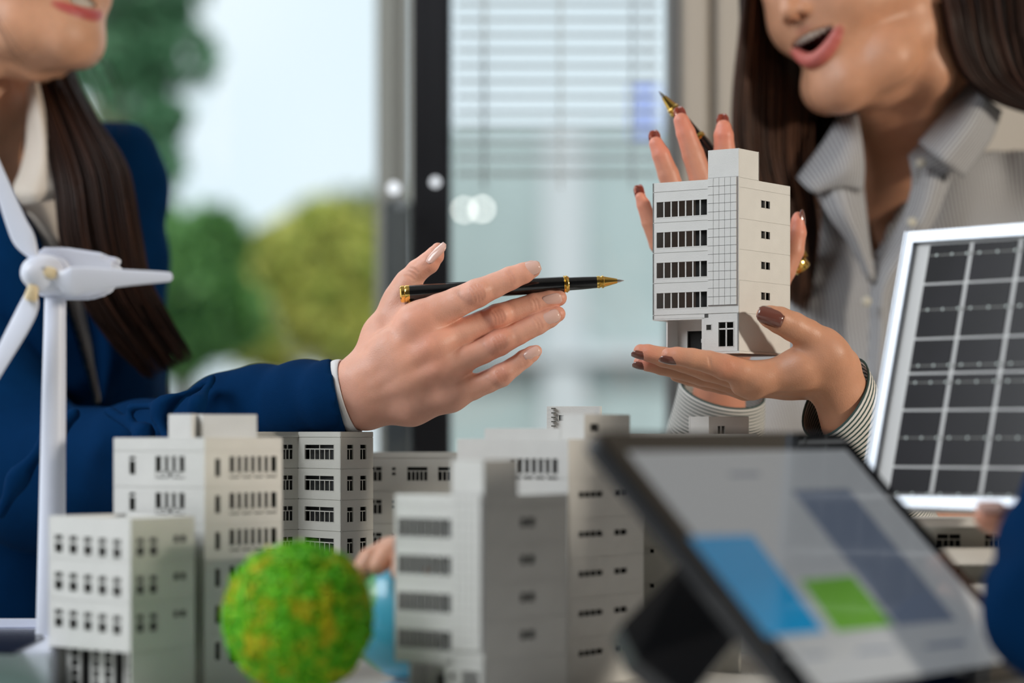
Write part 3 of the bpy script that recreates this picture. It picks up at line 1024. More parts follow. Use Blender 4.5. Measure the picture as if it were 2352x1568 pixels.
# building mostly hidden by the tablet
w0 = []
for r in range(4):
    w0.append((1480, 1490, 1120 + r * 80, 1128 + r * 80, 1, [], R1, B1))
hid, hib, hiH = model_building('long low building behind the tablet with a small cream roof hut', [(1430, 1.80), (1740, 1.775)], 1.82, 997, 1560, [1010, 1090, 1170], {0: []}, [(1738, 1.825), (1440, 1.835)])
block(hid, hib, hiH, [(1582, 1.80), (1628, 1.785), (1720, 1.796)], 1.79, 957, 998, [(1690, 1.822)], {1: [(1648, 1665, 978, 997, 2, [], R1, 0.001)]})
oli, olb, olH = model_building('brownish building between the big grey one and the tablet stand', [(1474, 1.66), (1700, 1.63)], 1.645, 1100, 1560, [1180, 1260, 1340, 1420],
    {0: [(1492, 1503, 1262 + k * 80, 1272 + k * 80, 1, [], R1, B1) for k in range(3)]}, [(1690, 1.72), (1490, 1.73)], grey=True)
# balconied building under the solar panel
w0 = [(2152, 2206, 1226, 1258, 2, [(0.6, 4)], R1, B1), (2262, 2300, 1226, 1258, 2, [(0.6, 4)], R1, B1), (2152, 2206, 1306, 1338, 2, [(0.6, 4)], R1, B1)]
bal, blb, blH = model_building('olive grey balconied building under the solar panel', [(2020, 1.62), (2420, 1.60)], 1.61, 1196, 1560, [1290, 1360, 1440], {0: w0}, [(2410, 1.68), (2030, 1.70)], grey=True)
for y0, y1 in ((1188, 1206), (1258, 1292), (1340, 1376), (1425, 1460)):
    p, q = P(2012, y1, 1.605), P(2425, y0, 1.59)
    box('balcony_parapet', (p.x, 1.575, p.z), (q.x, 1.61, q.z), M['plastic'], bal, 0.0008)

# ------------------------------------------------------------------ stepped tower model (held one, and its twin on the table)
def tower_model(name, label):
    """local frame: origin at the near corner on the base; the left wall runs to -x, the right wall to +y"""
    s = 1.72 / F
    root = thing(name, (0, 0, 0), label, 'model building')
    ca, sa = math.cos(math.radians(35)), math.sin(math.radians(35))
    X0 = (1697 - 1176) / F * 1.72
    def UL(px):
        k = (px - 1176) / F
        return (X0 - k * 1.72) / (ca + k * sa)          # distance left of the corner
    def UR(px):
        k = (px - 1176) / F
        return (k * 1.72 - X0) / (sa - k * ca)
    H = lambda y: (806 - y) * s
    W, D = UL(1499), UR(1815)
    Wn = UL(1527)                                           # ground floor end
    xs, ys = UL(1627), UR(1744)                             # stair tower
    zt = H(407); zg = H(728)
    lines = [H(429), H(501), H(572), H(643), H(718)]
    # left wall left of the stair tower
    ws = []
    for k in range(4):
        y0 = 452 + 71.2 * k
        ws.append((W - UL(1508), W - UL(1624.5), H(y0 + 37), H(y0), 7, [], 0.0005, 0.0010))
    facade(root, (-W, 0), (-xs, 0), zg, zt, lines, ws)
    # stair tower walls
    facade(root, (-xs, -0.0004), (0, -0.0004), H(718), H(340), [H(405)], [])
    facade(root, (0, 0), (0, ys), zt, H(340), [], [])
    facade(root, (-xs, ys), (-xs, 0), zt, H(340), [], [])
    facade(root, (0, ys), (-xs, ys), zt, H(340), [], [])
    prism('roof', [(-xs + .001, .001), (-.001, .001), (-.001, ys - .001), (-xs + .001, ys - .001)], H(340) - 0.003, H(340) - 0.0015, M['plastic'], root)
    # gridded cladding on the stair tower: 5 x 15 tiles
    gx0, gx1 = -xs + 0.0004, -UL(1694)
    gz0, gz1 = H(699), H(405)
    tw_, th_ = (gx1 - gx0) / 5, (gz1 - gz0) / 15
    bm = bmesh.new(); add_box(bm, (0.00016, -0.0007, 0.00016), (tw_ - 0.00016, 0, th_ - 0.00016))
    tme = bm_mesh(bm, 'tile'); tme.materials.append(M['plastic'])
    bk = box('cladding', (gx0 - 0.0002, -0.0012, gz0 - 0.0003), (gx1 + 0.0004, -0.0004, gz1), M['groove'], root, local=True)
    for i in range(5):
        for j in range(15):
            o = bpy.data.objects.new('tile', tme); C.objects.link(o); o.parent = bk
            o.location = (gx0 + i * tw_, -0.0012, gz0 + j * th_)
    # right wall
    ws = []
    for k in range(4):
        y0 = 451 + 71.5 * k
        ws.append((UR(1748), UR(1757), H(y0 + 18), H(y0), 1, [], 0.0003, 0.001)); ws.append((UR(1758.5), UR(1768), H(y0 + 18), H(y0), 1, [], 0.0003, 0.001))
    facade(root, (0, 0), (0, D), 0, zt, lines, ws)
    # ground floor front
    niche_l, niche_r = UL(1527), UL(1615)
    facade(root, (-UL(1618), 0), (0, 0), 0, H(718), [], [
        (UL(1618) - UL(1621), UL(1618) - UL(1636), H(757), H(742), 1, [], 0.0003, 0.001),
        (UL(1618) - UL(1649), UL(1618) - UL(1686), H(796), H(738), 2, [(0.72, 2)], 0.0004, 0.001)] if False else [
        (UL(1618) - UL(1622), UL(1618) - UL(1634), H(756), H(743), 1, [], 0.0003, 0.001),
        (UL(1618) - UL(1650), UL(1618) - UL(1685), H(795), H(738), 2, [(0.72, 2)], 0.0004, 0.001)])
    # entrance niche: left jamb, back wall with the dark opening, and the slab over it
    prism('overhang', [(-W, 0.0), (-niche_r, 0.0), (-niche_r, 0.03), (-W, 0.03)], H(730), zg + 0.0005, M['plastic'], root)
    facade(root, (-niche_r, 0.022), (-niche_r, 0.0), 0, zg, [], [])
    facade(root, (-niche_r, 0.0), (-niche_r, 0.022), 0, zg, [], [])
    nb = 0.016
    facade(root, (-niche_l, nb), (-niche_r, nb), 0, zg, [], [(niche_l - UL(1552) + 0.000, niche_l - niche_r - 0.0005, 0.0012, H(754), 1, [], 0.0002, 0.001)])
    facade(root, (-niche_l, D), (-niche_l, 0.002), 0, zg, [], [])
    facade(root, (-niche_l, 0.004), (-niche_l, nb), 0, zg, [], [])
    for i in range(2):
        box('door_sticker', (-UL(1580) + i * 0.0032, nb + 0.0028, H(782) + i * 0.001), (-UL(1580) + i * 0.0032 + 0.0019, nb + 0.0030, H(773) + i * 0.001), M['slat'], root, local=True)
    box('door', (-UL(1552), nb + 0.003, 0.001), (-niche_r, nb + 0.004, H(752)), M['dark_in'], root, local=True)
    # back and far-left walls; the back wall is open behind the left windows
    bw_ = []
    for k in range(4):
        y0 = 450 + 71.2 * k
        bw_.append((W * 0.50, W * 0.96, H(y0 + 44), H(y0 - 8), 3, [], 0.0003, 0.001))
    facade(root, (0, D), (-W, D), 0, zt, lines, bw_)
    facade(root, (-W, D), (-W, 0), zg, zt, lines, [])
    prism('roof', [(-W + .001, .001), (-xs - .001, .001), (-xs - .001, ys), (-.001, ys), (-.001, D - .001), (-W + .001, D - .001)], zt - 0.004, zt - 0.0025, M['plastic'], root)
    prism('shade_core', [(-xs - 0.013, 0.004), (-0.003, 0.004), (-0.003, D - 0.004), (-xs - 0.013, D - 0.004)], zg, zt - 0.005, M['dark_in'], root)
    prism('floor_slab', [(-W + .001, .001), (-.001, .001), (-.001, D - .001), (-W + .001, D - .001)], zg + 0.0006, zg + 0.0015, M['plastic'], root)
    box('base_plate', (-Wn - 0.0005, -0.0008, -0.0015), (0.0010, D + 0.0005, 0.0), M['plastic'], root, local=True)
    return root, W, D
M['groove'] = mat('grey_joint', (0.30, 0.29, 0.31), 0.7)
held, TW, TD = tower_model('model_building', 'white stepped tower model with gridded stair shaft, held up on the open palm')
held.location = P(1697, 806, 1.72)
held.rotation_euler = (0, 0, math.radians(-35))
twin = copy_tree(held)
twin['label'] = 'blurred white stepped tower model standing nearest in front on the table'
kx = (1112 - 1176) / F
twin.location = (kx * 1.40, 1.40, TABLE + 0.0016)
twin.rotation_euler = (0, 0, math.radians(-41))
# ------------------------------------------------------------------ people
def A3(v): return np.array(tuple(v), float)

def hand_field(lo_px, hi_px, Y0, y1, h):
    a = P(lo_px[0], hi_px[1], Y0); b = P(hi_px[0], lo_px[1], Y0)
    return Field((a.x, y1[0], a.z), (b.x, y1[1], b.z), h)

def pts(L, Y0):
    return [(A3(P(x, y, Y0 + dy)), r * (Y0 + dy) / F) for x, y, dy, r in L]

def skin_colors(pos, base, spots, strength=0.5, seed=0.0):
    """base colour with redder knuckles and fingertips; spots = [(point, radius, rgb, weight)]"""
    col = np.tile(np.array(base), (len(pos), 1))
    n = vnoise(pos, 90, seed)
    col *= (1 + 0.05 * n)[:, None]
    for c, r, rgb, wt in spots:
        d = np.linalg.norm(pos - A3(c), axis=1)
        k = np.exp(-(d / r) ** 2)[:, None] * wt
        col = col * (1 - k) + np.array(rgb) * k
    return col

SKIN_A = (0.68, 0.37, 0.245); RED_A = (0.72, 0.26, 0.17)
SKIN_B = (0.58, 0.275, 0.16); RED_B = (0.62, 0.20, 0.12)

# ================= woman in the navy blazer =================
WA = thing('person', (-0.40, 2.12, 0.0), 'person in navy blazer and cream shirt, long dark hair, reaching out with a pen', 'person')

# --- reaching hand
Y0 = 1.745
Fa = hand_field((660, 530), (1325, 1010), 1.78, (1.695, 1.835), 0.00072)
palm = Fa.like()
mc = {
    'index': [(832, 868, .006, 40), (895, 805, .004, 43), (962, 745, .002, 41)],
    'middle': [(845, 890, .008, 42), (920, 835, .002, 44), (996, 795, .000, 41)],
    'ring': [(852, 915, .010, 42), (930, 880, .004, 43), (1012, 850, .003, 39)],
    'pinky': [(862, 938, .014, 40), (945, 930, .010, 44), (1034, 909, .009, 35)],
}
for k_ in mc: palm.chain(pts(mc[k_], Y0), 0.008)
palm.chain(pts([(690, 917, .058, 54), (770, 909, .034, 58), (820, 905, .016, 60)], Y0), 0.010)
palm.chain(pts([(812, 866, .012, 40), (835, 945, .016, 40)], Y0), 0.010)
palm.chain(pts([(832, 850, .016, 40), (876, 768, .024, 39), (916, 700, .028, 35), (932, 665, .028, 31)], Y0), 0.009)   # thumb metacarpal
palm.chain(pts([(930, 745, .016, 26), (950, 725, .012, 26)], Y0), 0.010)      # web
fing = {
    'thumb': [(926, 680, .028, 32), (940, 645, .027, 28.5), (959, 622, .025, 26), (984, 604, .023, 25), (999, 586, .022, 21), (1006, 572, .0215, 15)],
    'index': [(955, 742, .001, 42), (1010, 712, -.002, 38), (1050, 694, -.004, 34.5), (1096, 673, -.006, 33), (1135, 656, -.006, 28.5), (1172, 639, -.006, 27), (1203, 627, -.0055, 24), (1222, 618, -.005, 20)],
    'middle': [(1000, 792, .001, 38), (1062, 762, .004, 32), (1105, 744, .006, 29.5), (1142, 728, .007, 30.5), (1182, 713, .008, 26), (1226, 699, .0095, 25.5), (1262, 689, .011, 23), (1283, 684, .012, 19)],
    'ring': [(1020, 848, .003, 37), (1070, 822, .003, 31), (1108, 806, .004, 29.5), (1146, 787, .004, 30.5), (1190, 766, .005, 26), (1234, 744, .006, 25), (1262, 730, .007, 22.5), (1281, 721, .0075, 18)],
    'pinky': [(1036, 907, .009, 34), (1085, 890, .009, 28.5), (1120, 876, .008, 26.5), (1150, 862, .007, 27), (1178, 843, .006, 22), (1204, 824, .005, 21), (1222, 812, .0045, 18), (1231, 806, .004, 14)],
}
allf = Fa.like()
for k_, L in fing.items():
    allf.chain(pts(L[:2], Y0), 0.0012)
    allf.chain(pts(L[1:], Y0), 0.0012)
palm.merge(allf, 0.0070)
FA = palm
# web fillets close to the palm only
FA.chain(pts([(1030, 760, .004, 17), (1042, 748, .004, 13)], Y0), 0.006)
FA.chain(pts([(1048, 812, .004, 18), (1062, 800, .004, 12)], Y0), 0.006)
FA.chain(pts([(1060, 872, .007, 16), (1072, 862, .007, 10)], Y0), 0.006)
# knuckle bones, tendons, finger-joint folds
for x, y, dy, r in ((955, 735, -.0050, 25), (988, 794, -.0040, 24), (1004, 846, -.0015, 22), (1026, 900, .0035, 19)):
    FA.chain(pts([(x - 5, y + 2, dy, r), (x + 12, y - 5, dy + .001, r)], Y0), 0.012)
for x, y, r in ((1096, 671, 23), (1143, 726, 22), (1147, 785, 22), (1151, 860, 19)):
    dy = {1096: -.0125, 1143: .0005, 1147: -.0025, 1151: .002}[x]
    FA.chain(pts([(x - 6, y + 2, dy, r), (x + 8, y - 3, dy, r)], Y0), 0.004)
for L in ([(862, 880, -.004, 9), (985, 800, -.0115, 7)], [(865, 905, -.001, 9), (1000, 850, -.0095, 7)], [(855, 850, -.003, 8), (950, 755, -.0095, 7)]):
    FA.chain(pts(L, Y0), 0.006)
creases = []
def crease(Fd, x, y, dx, dy, r=.0010, depth=.00035, ww=1.0, y0=None, lst=None):
    pp = []
    for s in (-1, -.5, 0, .5, 1):
        bend = (1 - s * s) * .18
        qx, qy = x + dx * s + dy * bend, y + dy * s - dx * bend
        try: q, n = Fd.surf(qx, qy, y0)
        except Exception: return
        pp.append((A3(q + n * (r - depth)), r))
    Fd.chain(pp, .0008, 'cut')
    if lst is not None: lst.append([(p, .0004) for p, r_ in pp])
for cx, cy, hx, hy, n_, sp in ((1096, 673, 8, 19, 4, 7.5), (1172, 637, 6, 15, 2, 7), (1144, 727, 6, 16, 4, 7.5), (1230, 698, 4, 13, 2, 7), (1148, 786, 6, 16, 4, 7.5), (1236, 742, 6, 13, 2, 7), (1151, 861, 7, 13, 3, 7), (1202, 826, 6, 10, 2, 6)):
    L_ = math.hypot(hx, hy)
    for i in range(n_):
        o_ = (i - (n_ - 1) / 2) * sp
        sg_ = .65 + .35 * (1 - abs(o_) / 16)
        crease(FA, cx + o_ * hy / L_, cy - o_ * hx / L_, hx * sg_, hy * sg_, lst=creases)
for x, y, dx, dy in ((946, 628, 9, 5), (951, 620, 9, 5), (941, 636, 9, 5)):
    crease(FA, x, y, dx, dy, lst=creases)
nail_at = {}
for nm, x, y in (('index', 1221, 616), ('middle', 1271, 692), ('ring', 1267, 728), ('pinky', 1224, 811), ('thumb', 994, 580)):
    nail_at[nm] = FA.surf(x, y)
hp, hq = FA.mesh()
spots = [(P(1096, 672, 1.735), 0.0085, RED_A, .55), (P(1143, 727, 1.742), 0.0085, RED_A, .5), (P(1147, 786, 1.738), 0.0085, RED_A, .5), (P(1151, 861, 1.742), 0.007, RED_A, .45),
         (P(985, 790, 1.735), 0.014, RED_A, .35), (P(1005, 845, 1.738), 0.014, RED_A, .3), (P(965, 728, 1.735), 0.014, RED_A, .3), (P(1000, 590, 1.765), 0.012, RED_A, .4),
         (P(1222, 620, 1.738), 0.009, RED_A, .35), (P(1280, 688, 1.755), 0.009, RED_A, .4), (P(1280, 722, 1.75), 0.009, RED_A, .4), (P(1228, 808, 1.75), 0.008, RED_A, .3), (P(1172, 638, 1.735), 0.006, RED_A, .3)]
hc = skin_colors(hp, (0.77, 0.395, 0.285), spots)
def tint_lines(pos, col, lines, rgb, w=.0009, k=.55):
    for ch in lines:
        c0 = np.mean([p for p, r_ in ch], axis=0)
        m = np.linalg.norm(pos - c0, axis=1) < .012
        sub_ = pos[m]
        best = np.full(len(sub_), 9.0)
        for (a, ra), (b, rb) in zip(ch[:-1], ch[1:]):
            ba = b - a
            t = np.clip(((sub_ - a) @ ba) / (ba @ ba + 1e-12), 0, 1)
            best = np.minimum(best, np.linalg.norm(sub_ - a - t[:, None] * ba, axis=1))
        q = (np.exp(-(best / w) ** 2) * k)[:, None]
        col[m] = col[m] * (1 - q) + np.array(rgb) * q
    return col
hc = tint_lines(hp, hc, creases, (0.50, 0.17, 0.10))

# --- head, neck and chest
class Head:
    def __init__(s, mouth, fwd, up, scale=1.0):
        s.o = A3(mouth); s.f = A3(Vector(fwd).normalized()); u = A3(up); u = u - s.f * (u @ s.f); s.u = u / np.linalg.norm(u)
        s.s = np.cross(s.u, s.f); s.k = 0.01 * scale
    def __call__(s, f, q, u): return s.o + s.k * (s.f * f + s.s * q + s.u * u)

def build_head(H, jaw=0.0, neck=None, lo=None, hi=None, h=0.0016, low_u=-1.15, low_curv=0.13, up_u=0.62, up_curv=0.02, mouth_w=2.8, cav=0.5, cav_u=-0.1, chin_u=-4.4, skin=SKIN_A, lips=(0.55, 0.10, 0.09), lipsu=None):
    k = H.k
    Fh = Field(lo, hi, h)
    R = (H.f, H.s, H.u)
    def ell(f, q, u, rf, rq, ru, kk=0.010, mode='add'): Fh.ell(H(f, q, u), (rf * k, rq * k, ru * k), kk, R, mode)
    ell(-8.2, 0, 8.0, 9.6, 7.3, 9.0, .01)
    ell(-4.6, 0, 2.6, 5.4, 6.0, 5.2, .02)
    for sg in (1, -1):
        Fh.cap(H(-2.9, sg * 3.3, 2.2), H(-6.5, sg * 5.4, 1.5), 2.35 * k, 1.7 * k, .014)
        Fh.chain([(H(-1.7, sg * 1.3, chin_u + .4), 1.75 * k), (H(-4.4, sg * 3.7, chin_u + 1.2), 1.85 * k), (H(-7.6, sg * 4.7, chin_u + 2.9), 1.75 * k)], .020)
        if neck: Fh.chain([(H(-9.4, sg * 4.8, 1.0), 2.0 * k), (H(-9.2, sg * 3.9, chin_u - .5), 1.4 * k), (neck[2][0], .020)], .022)
        ell(-9.0, sg * 7.2, 2.6, 1.2, 0.5, 3.0, .004)
    ell(-2.2, 0, -.3, 2.25, 3.2, 3.0, .014)
    ell(-1.7, 0, chin_u, 1.75, 2.0, 1.75, .014)
    ell(-2.0, 0, (chin_u + low_u) * .5, 1.75, 2.4, 2.0, .014)
    Fh.chain([(H(1.45, 0, 2.75), .85 * k), (H(1.1, 0, 4.4), .62 * k), (H(0.55, 0, 6.4), .62 * k)], .007)
    for sg in (1, -1):
        ell(1.7, sg * 3.1, 6.9, 1.3, 1.75, 1.05, .009, 'cut')
        Fh.chain([(H(.9, sg * 1.3, 8.1), .45 * k), (H(.6, sg * 3.2, 8.6), .5 * k), (H(-.7, sg * 5.0, 8.1), .45 * k)], .012)
        Fh.chain([(H(.25, sg * 1.75, 6.75), .28 * k), (H(.62, sg * 3.0, 7.35), .30 * k), (H(-.25, sg * 4.6, 6.8), .28 * k)], .003)
        Fh.chain([(H(.25, sg * 1.75, 6.65), .25 * k), (H(.45, sg * 3.1, 6.25), .26 * k), (H(-.25, sg * 4.6, 6.7), .25 * k)], .003)
    for sg in (1, -1):
        ell(0.6, sg * 1.0, 2.45, .9, .62, .55, .004)
        ell(0.9, sg * .62, 1.98, .45, .30, .32, .0015, 'cut')
    Fh.chain([(H(-4.5, 0, chin_u + 1.3), 2.7 * k), (H(-6.5, 0, chin_u + 1.2), 3.4 * k)], .02)
    if neck: Fh.chain(neck, .018)
    # mouth
    S_ = np.linspace(-mouth_w, mouth_w, 13)
    ff = lambda s: 0.45 - 0.125 * s * s
    Fh.chain([(H(ff(s) - .75, s, cav_u + (low_u * .5) * 0 + .06 * s * s), max(.12, cav * (1 - (s / (mouth_w * 1.02)) ** 2) ** .6) * k) for s in S_[1:-1]], .0015, 'cut')
    Fh.chain([(H(ff(s) - 1.5, s, cav_u + .06 * s * s), max(.12, cav * .9 * (1 - (s / (mouth_w * 1.02)) ** 2) ** .6) * k) for s in S_[2:-2]], .002, 'cut')
    lowl = [(H(ff(s) - .30, s, low_u + low_curv * s * s), (.17 + .42 * (1 - (s / (mouth_w * 1.02)) ** 2) ** .55) * k) for s in S_]
    upl = [(H(ff(s) - .35, s, up_u + up_curv * s * s - .08 * math.exp(-(s / .4) ** 2)), (.16 + .26 * (1 - (s / (mouth_w * 1.02)) ** 2) ** .55) * k) for s in S_]
    Fh.chain(lowl, .0028)
    Fh.chain(upl, .0028)
    return Fh, lowl, upl, ff

def lip_color(pos, col, chains, lips, H=None, cavc=None):
    for ch in chains:
        best = np.full(len(pos), 9.0)
        for (a, ra), (b, rb) in zip(ch[:-1], ch[1:]):
            ba = b - a
            t = np.clip(((pos - a) @ ba) / (ba @ ba), 0, 1)
            d = np.linalg.norm(pos - a - t[:, None] * ba, axis=1) - (ra + t * (rb - ra))
            best = np.minimum(best, d)
        kq = (1 - smoothstep(best, 0.0006, 0.0022))[:, None]
        col = col * (1 - kq) + np.array(lips) * kq
    if cavc is not None:
        c, r = cavc
        loc = np.stack([(pos - H.o) @ H.f, (pos - H.o) @ H.s, (pos - H.o) @ H.u], 1) / H.k
        m = ((loc[:, 0] < -0.55 - 0.125 * loc[:, 1] ** 2) & (loc[:, 0] > -3.2 - .1 * loc[:, 1] ** 2) & (np.abs(loc[:, 1]) < r[1]) & (np.abs(loc[:, 2] - c) < r[2]))
        kq = m[:, None] * 1.0
        col = col * (1 - kq) + np.array((0.10, 0.015, 0.015)) * kq
    return col

def teeth(H, ff, root, u, hgt, n=10, back=.55, label=None, width=.62):
    s = -(n - 1) / 2 * width
    for i in range(n):
        q = s + i * width
        wdt = width * (1.12 if abs(q) < width else 0.95)
        bm = bmesh.new()
        add_box(bm, (-.20, -wdt * .49, -hgt * .5), (.20, wdt * .49, hgt * .5))
        bmesh.ops.bevel(bm, geom=bm.edges[:], offset=0.16, segments=3, affect='EDGES')
        ang = math.atan2(-2 * .13 * q, 1.0)
        for v in bm.verts:
            x, y, z = v.co
            x2 = x * math.cos(ang) - y * math.sin(ang) * 1; y2 = x * math.sin(ang) * 0 + y * math.cos(ang)
            x2 = x + (-2 * .13 * q) * y
            v.co = Vector(H(ff(q) * .8 - back + x2, q * .96 + y, u + .03 * q * q + z))
        link('tooth', bm_mesh(bm, 'tooth'), M['tooth'], root, smooth=True)

def eyes(H, root):
    for sg in (1, -1):
        e = Field(H(-.45, sg * 3.1, 6.8) - .016, H(-.45, sg * 3.1, 6.8) + .016, .0011)
        e.ell(H(-.50, sg * 3.1, 6.8), (1.18 * H.k,) * 3, 0)
        ep, eq = e.mesh()
        dr = (ep - H(-.50, sg * 3.1, 6.8)) / (1.18 * H.k)
        cs = dr @ (H.f * .97 - H.u * .10)
        col = np.tile(np.array((.78, .74, .70)), (len(ep), 1))
        col[cs > .86] = (.045, .02, .012); col[cs > .965] = (.004, .004, .004)
        link('eye', mesh_np('eye', ep, eq, col=col), M['eye'], root, smooth=True)
        bs = strands('eyebrow', [H(1.15, sg * 1.5, 8.15), H(1.05, sg * 3.2, 8.75), H(-.2, sg * 5.0, 8.2)], [H(1.1, sg * 1.5, 8.6), H(1.0, sg * 3.2, 9.1), H(-.25, sg * 5.0, 8.3)], 60, None, None, rad=.0003, seg=6, dep=.0008, col=(.01, .006, .005), frizz=.0002)
        link('eyebrow', mesh_np('eyebrow', bs[0], bs[1], col=bs[2]), M['hair'], root, smooth=True)
def scalp(H, s, ends, n=320):
    gl = [H(-.5, s * .3, 16.6), H(-1.4, s * 5.6, 13.6), H(-4.6, s * 7.9, 9.5), H(-7.6, s * 8.0, 4.5)] + ends[0]
    gr = [H(-12, s * .3, 17.2), H(-15.5, s * 4.5, 14.5), H(-17.6, s * 5.0, 9), H(-16.6, s * 4.6, 2)] + ends[1]
    out = []
    L = catmull([tuple(p) for p in gl], 22); R_ = catmull([tuple(p) for p in gr], 22)
    V, Q, K = [], [], []
    base = 0
    c0 = H(-8.8, 0, 8.4)
    for q in range(n):
        f = random.random()
        cc = L * (1 - f) + R_ * f
        # push the lock outwards so it lies on the skull
        for j in range(12):
            dl = cc[j] - c0
            need = .104 + random.uniform(-.002, .003)
            ln = np.linalg.norm(dl)
            if ln < need: cc[j] = c0 + dl / ln * need
        tg = np.gradient(cc, axis=0); tg /= np.linalg.norm(tg, axis=1)[:, None] + 1e-9
        sd = np.cross(tg, cc - c0); sd /= np.linalg.norm(sd, axis=1)[:, None] + 1e-9
        up = np.cross(sd, tg)
        rr = .0026 * random.uniform(.6, 1.3)
        for k_ in range(4):
            an = PI / 2 * k_
            V.append(cc + (sd * math.cos(an) + up * math.sin(an) * .6) * rr)
        K.append(np.tile(np.array((.011, .0055, .0045)) * random.uniform(.5, 1.8), (4 * 22, 1)))
        ii = np.arange(21)
        for k_ in range(4):
            a_, b_ = base + k_ * 22 + ii, base + ((k_ + 1) % 4) * 22 + ii
            Q.append(np.stack([a_, b_, b_ + 1, a_ + 1], 1))
        base += 88
    return np.concatenate(V), np.concatenate(Q), np.concatenate(K)
M['eye'] = mat('eyeball', (.8, .8, .8), .15, attr='col', coat=.6)
mA = P(184, 10, 2.03)
HA = Head(mA, (0.80, -0.58, 0.15), (-0.10, 0.10, 1.0), 0.98)
neckA = [(A3(P(-75, 60, 2.13)), .056), (A3(P(-90, 230, 2.14)), .054), (A3(P(-105, 400, 2.155)), .056), (A3(P(-110, 520, 2.18)), .062)]
FhA, lowA, upA, ffA = build_head(HA, neck=neckA, lo=(-0.62, 1.95, 1.08), hi=(-0.30, 2.32, 1.52), cav=.80, cav_u=.18, low_u=-1.05, low_curv=.125, up_u=1.50, chin_u=-2.9, mouth_w=3.0)
FhA.chain([(A3(P(-170, 560, 2.18)), .045), (A3(P(-20, 540, 2.17)), .055)], .03)
ap, aq = FhA.mesh()
ac = skin_colors(ap, (0.66, 0.345, 0.21), [(HA(-4, -4.0, 1.0), .03, (0.60, 0.27, 0.17), .35)])
ac = lip_color(ap, ac, [lowA, upA], (0.48, 0.06, 0.065), HA, (.18, (0, 2.4, .75)))
V_, Q_, K_ = join_np([(hp, hq, hc), (ap, aq, ac)])
# forearm and upper arm inside the sleeve tie hand and chest together
Fb = Field((-0.66, 1.72, 0.78), (-0.10, 2.34, 1.12), 0.005)
Fb.chain([(A3(P(730, 914, 1.792)), .0175), (A3(P(600, 938, 1.842)), .0175), (A3(P(480, 990, 1.872)), .018), (A3(P(160, 1090, 1.98)), .028)], .01)
Fb.chain([(A3(P(160, 1090, 1.98)), .028), (A3(P(-190, 760, 2.12)), .032), (A3(P(-190, 600, 2.18)), .036), (A3(P(-110, 560, 2.19)), .05)], .02)
bp_, bq_ = Fb.mesh()
V_, Q_, K_ = join_np([(V_, Q_, K_), (bp_, bq_, np.tile((0.66, 0.35, 0.23), (len(bp_), 1)))])
link('body', mesh_np('body', V_, Q_, col=K_), M['skin'], WA, smooth=True)
eyes(HA, WA)
teeth(HA, ffA, WA, .30, 1.25, 10, back=.22, width=.60)

# nails of the reaching hand
Yh = 1.745
for nm, ax, L_, W_, r_, push in (('index', (1, 0, .36), .0165, .0125, 21, (0.15, 0, 0)), ('middle', (1, 0.03, .22), .0145, .0115, 21, (0, 0, -.25)), ('ring', (1, 0, .45), .0140, .0120, 21, (0, 0, 0)),
                              ('pinky', (1, 0, .60), .0125, .0098, 16, (.1, 0, 0)), ('thumb', (.68, 0, .80), .0190, .0130, 20, (-.9, 0, .5))):
    q, n = nail_at[nm]
    n = (n + Vector(push)).normalized()
    R_ = r_ * Yh / F
    nail(q - n * R_ * .98, Vector(ax), n, L_, W_, R_, M['nail_pale'], WA)
# --- pen in that hand
def pen(name, a, b, label, root_loc=None, twist=0.0, clip=True):
    """a = tail end, b = writing tip, world points"""
    a, b = Vector(a), Vector(b)
    t = thing(name, a, label, 'pen')
    L = (b - a).length
    at = lambda f: a.lerp(b, f)
    r = L * 0.0375
    lathe('gold_tail_cap', at(0), at(.042), [(0, 0), (0, r * .86), (.12, r * 1.02), (.45, r * 1.02), (.5, r * .97), (.6, r * 1.03), (1, r * 1.03), (1, 0)], M['gold'], t)
    lathe('barrel', at(.042), at(.728), [(0, 0), (0, r * .99), (.25, r * 1.02), (.7, r * 1.0), (1, r * .93), (1, 0)], M['black_gloss'], t, 40)
    lathe('centre_ring', at(.728), at(.752), [(0, 0), (0, r * .95), (.05, r * 1.03), (.18, r * 1.05), (.3, r * .96), (.36, r * .96), (.45, r * 1.04), (.7, r * 1.02), (.8, r * .93), (1, r * .88), (1, 0)], M['gold'], t, 40)
    lathe('grip', at(.752), at(.878), [(0, 0), (0, r * .80), (.5, r * .77), (1, r * .70), (1, 0)], M['black_gloss'], t, 40)
    lathe('gold_cone', at(.876), at(.968), [(0, 0), (0, r * .70), (.06, r * .74), (.14, r * .74), (.17, r * .66), (.22, r * .66), (.25, r * .75), (.33, r * .75), (.36, r * .64), (1, r * .27), (1, 0)], M['gold'], t, 40)
    lathe('steel_tip', at(.967), at(1.0), [(0, r * .20), (.3, r * .18), (.6, r * .11), (.9, r * .045), (1, 0.00005)], M['steel'], t, 20)
    return t
penA = pen('pen', P(919, 675.5, 1.752), P(1434, 644, 1.760), 'black and gold pen between the fingers of the blazer woman, pointing right')
x_, y_, z_ = frame_of(P(1434, 644, 1.760) - P(919, 675.5, 1.752))
a_ = P(938, 695, 1.748)
lathe('clip', a_, a_ + z_ * 0.030 - Vector((0, 0, 0.0012)), [(0, 0.0), (0.02, .0011), (.9, .0009), (1, .0014)], M['gold'], penA, 12)

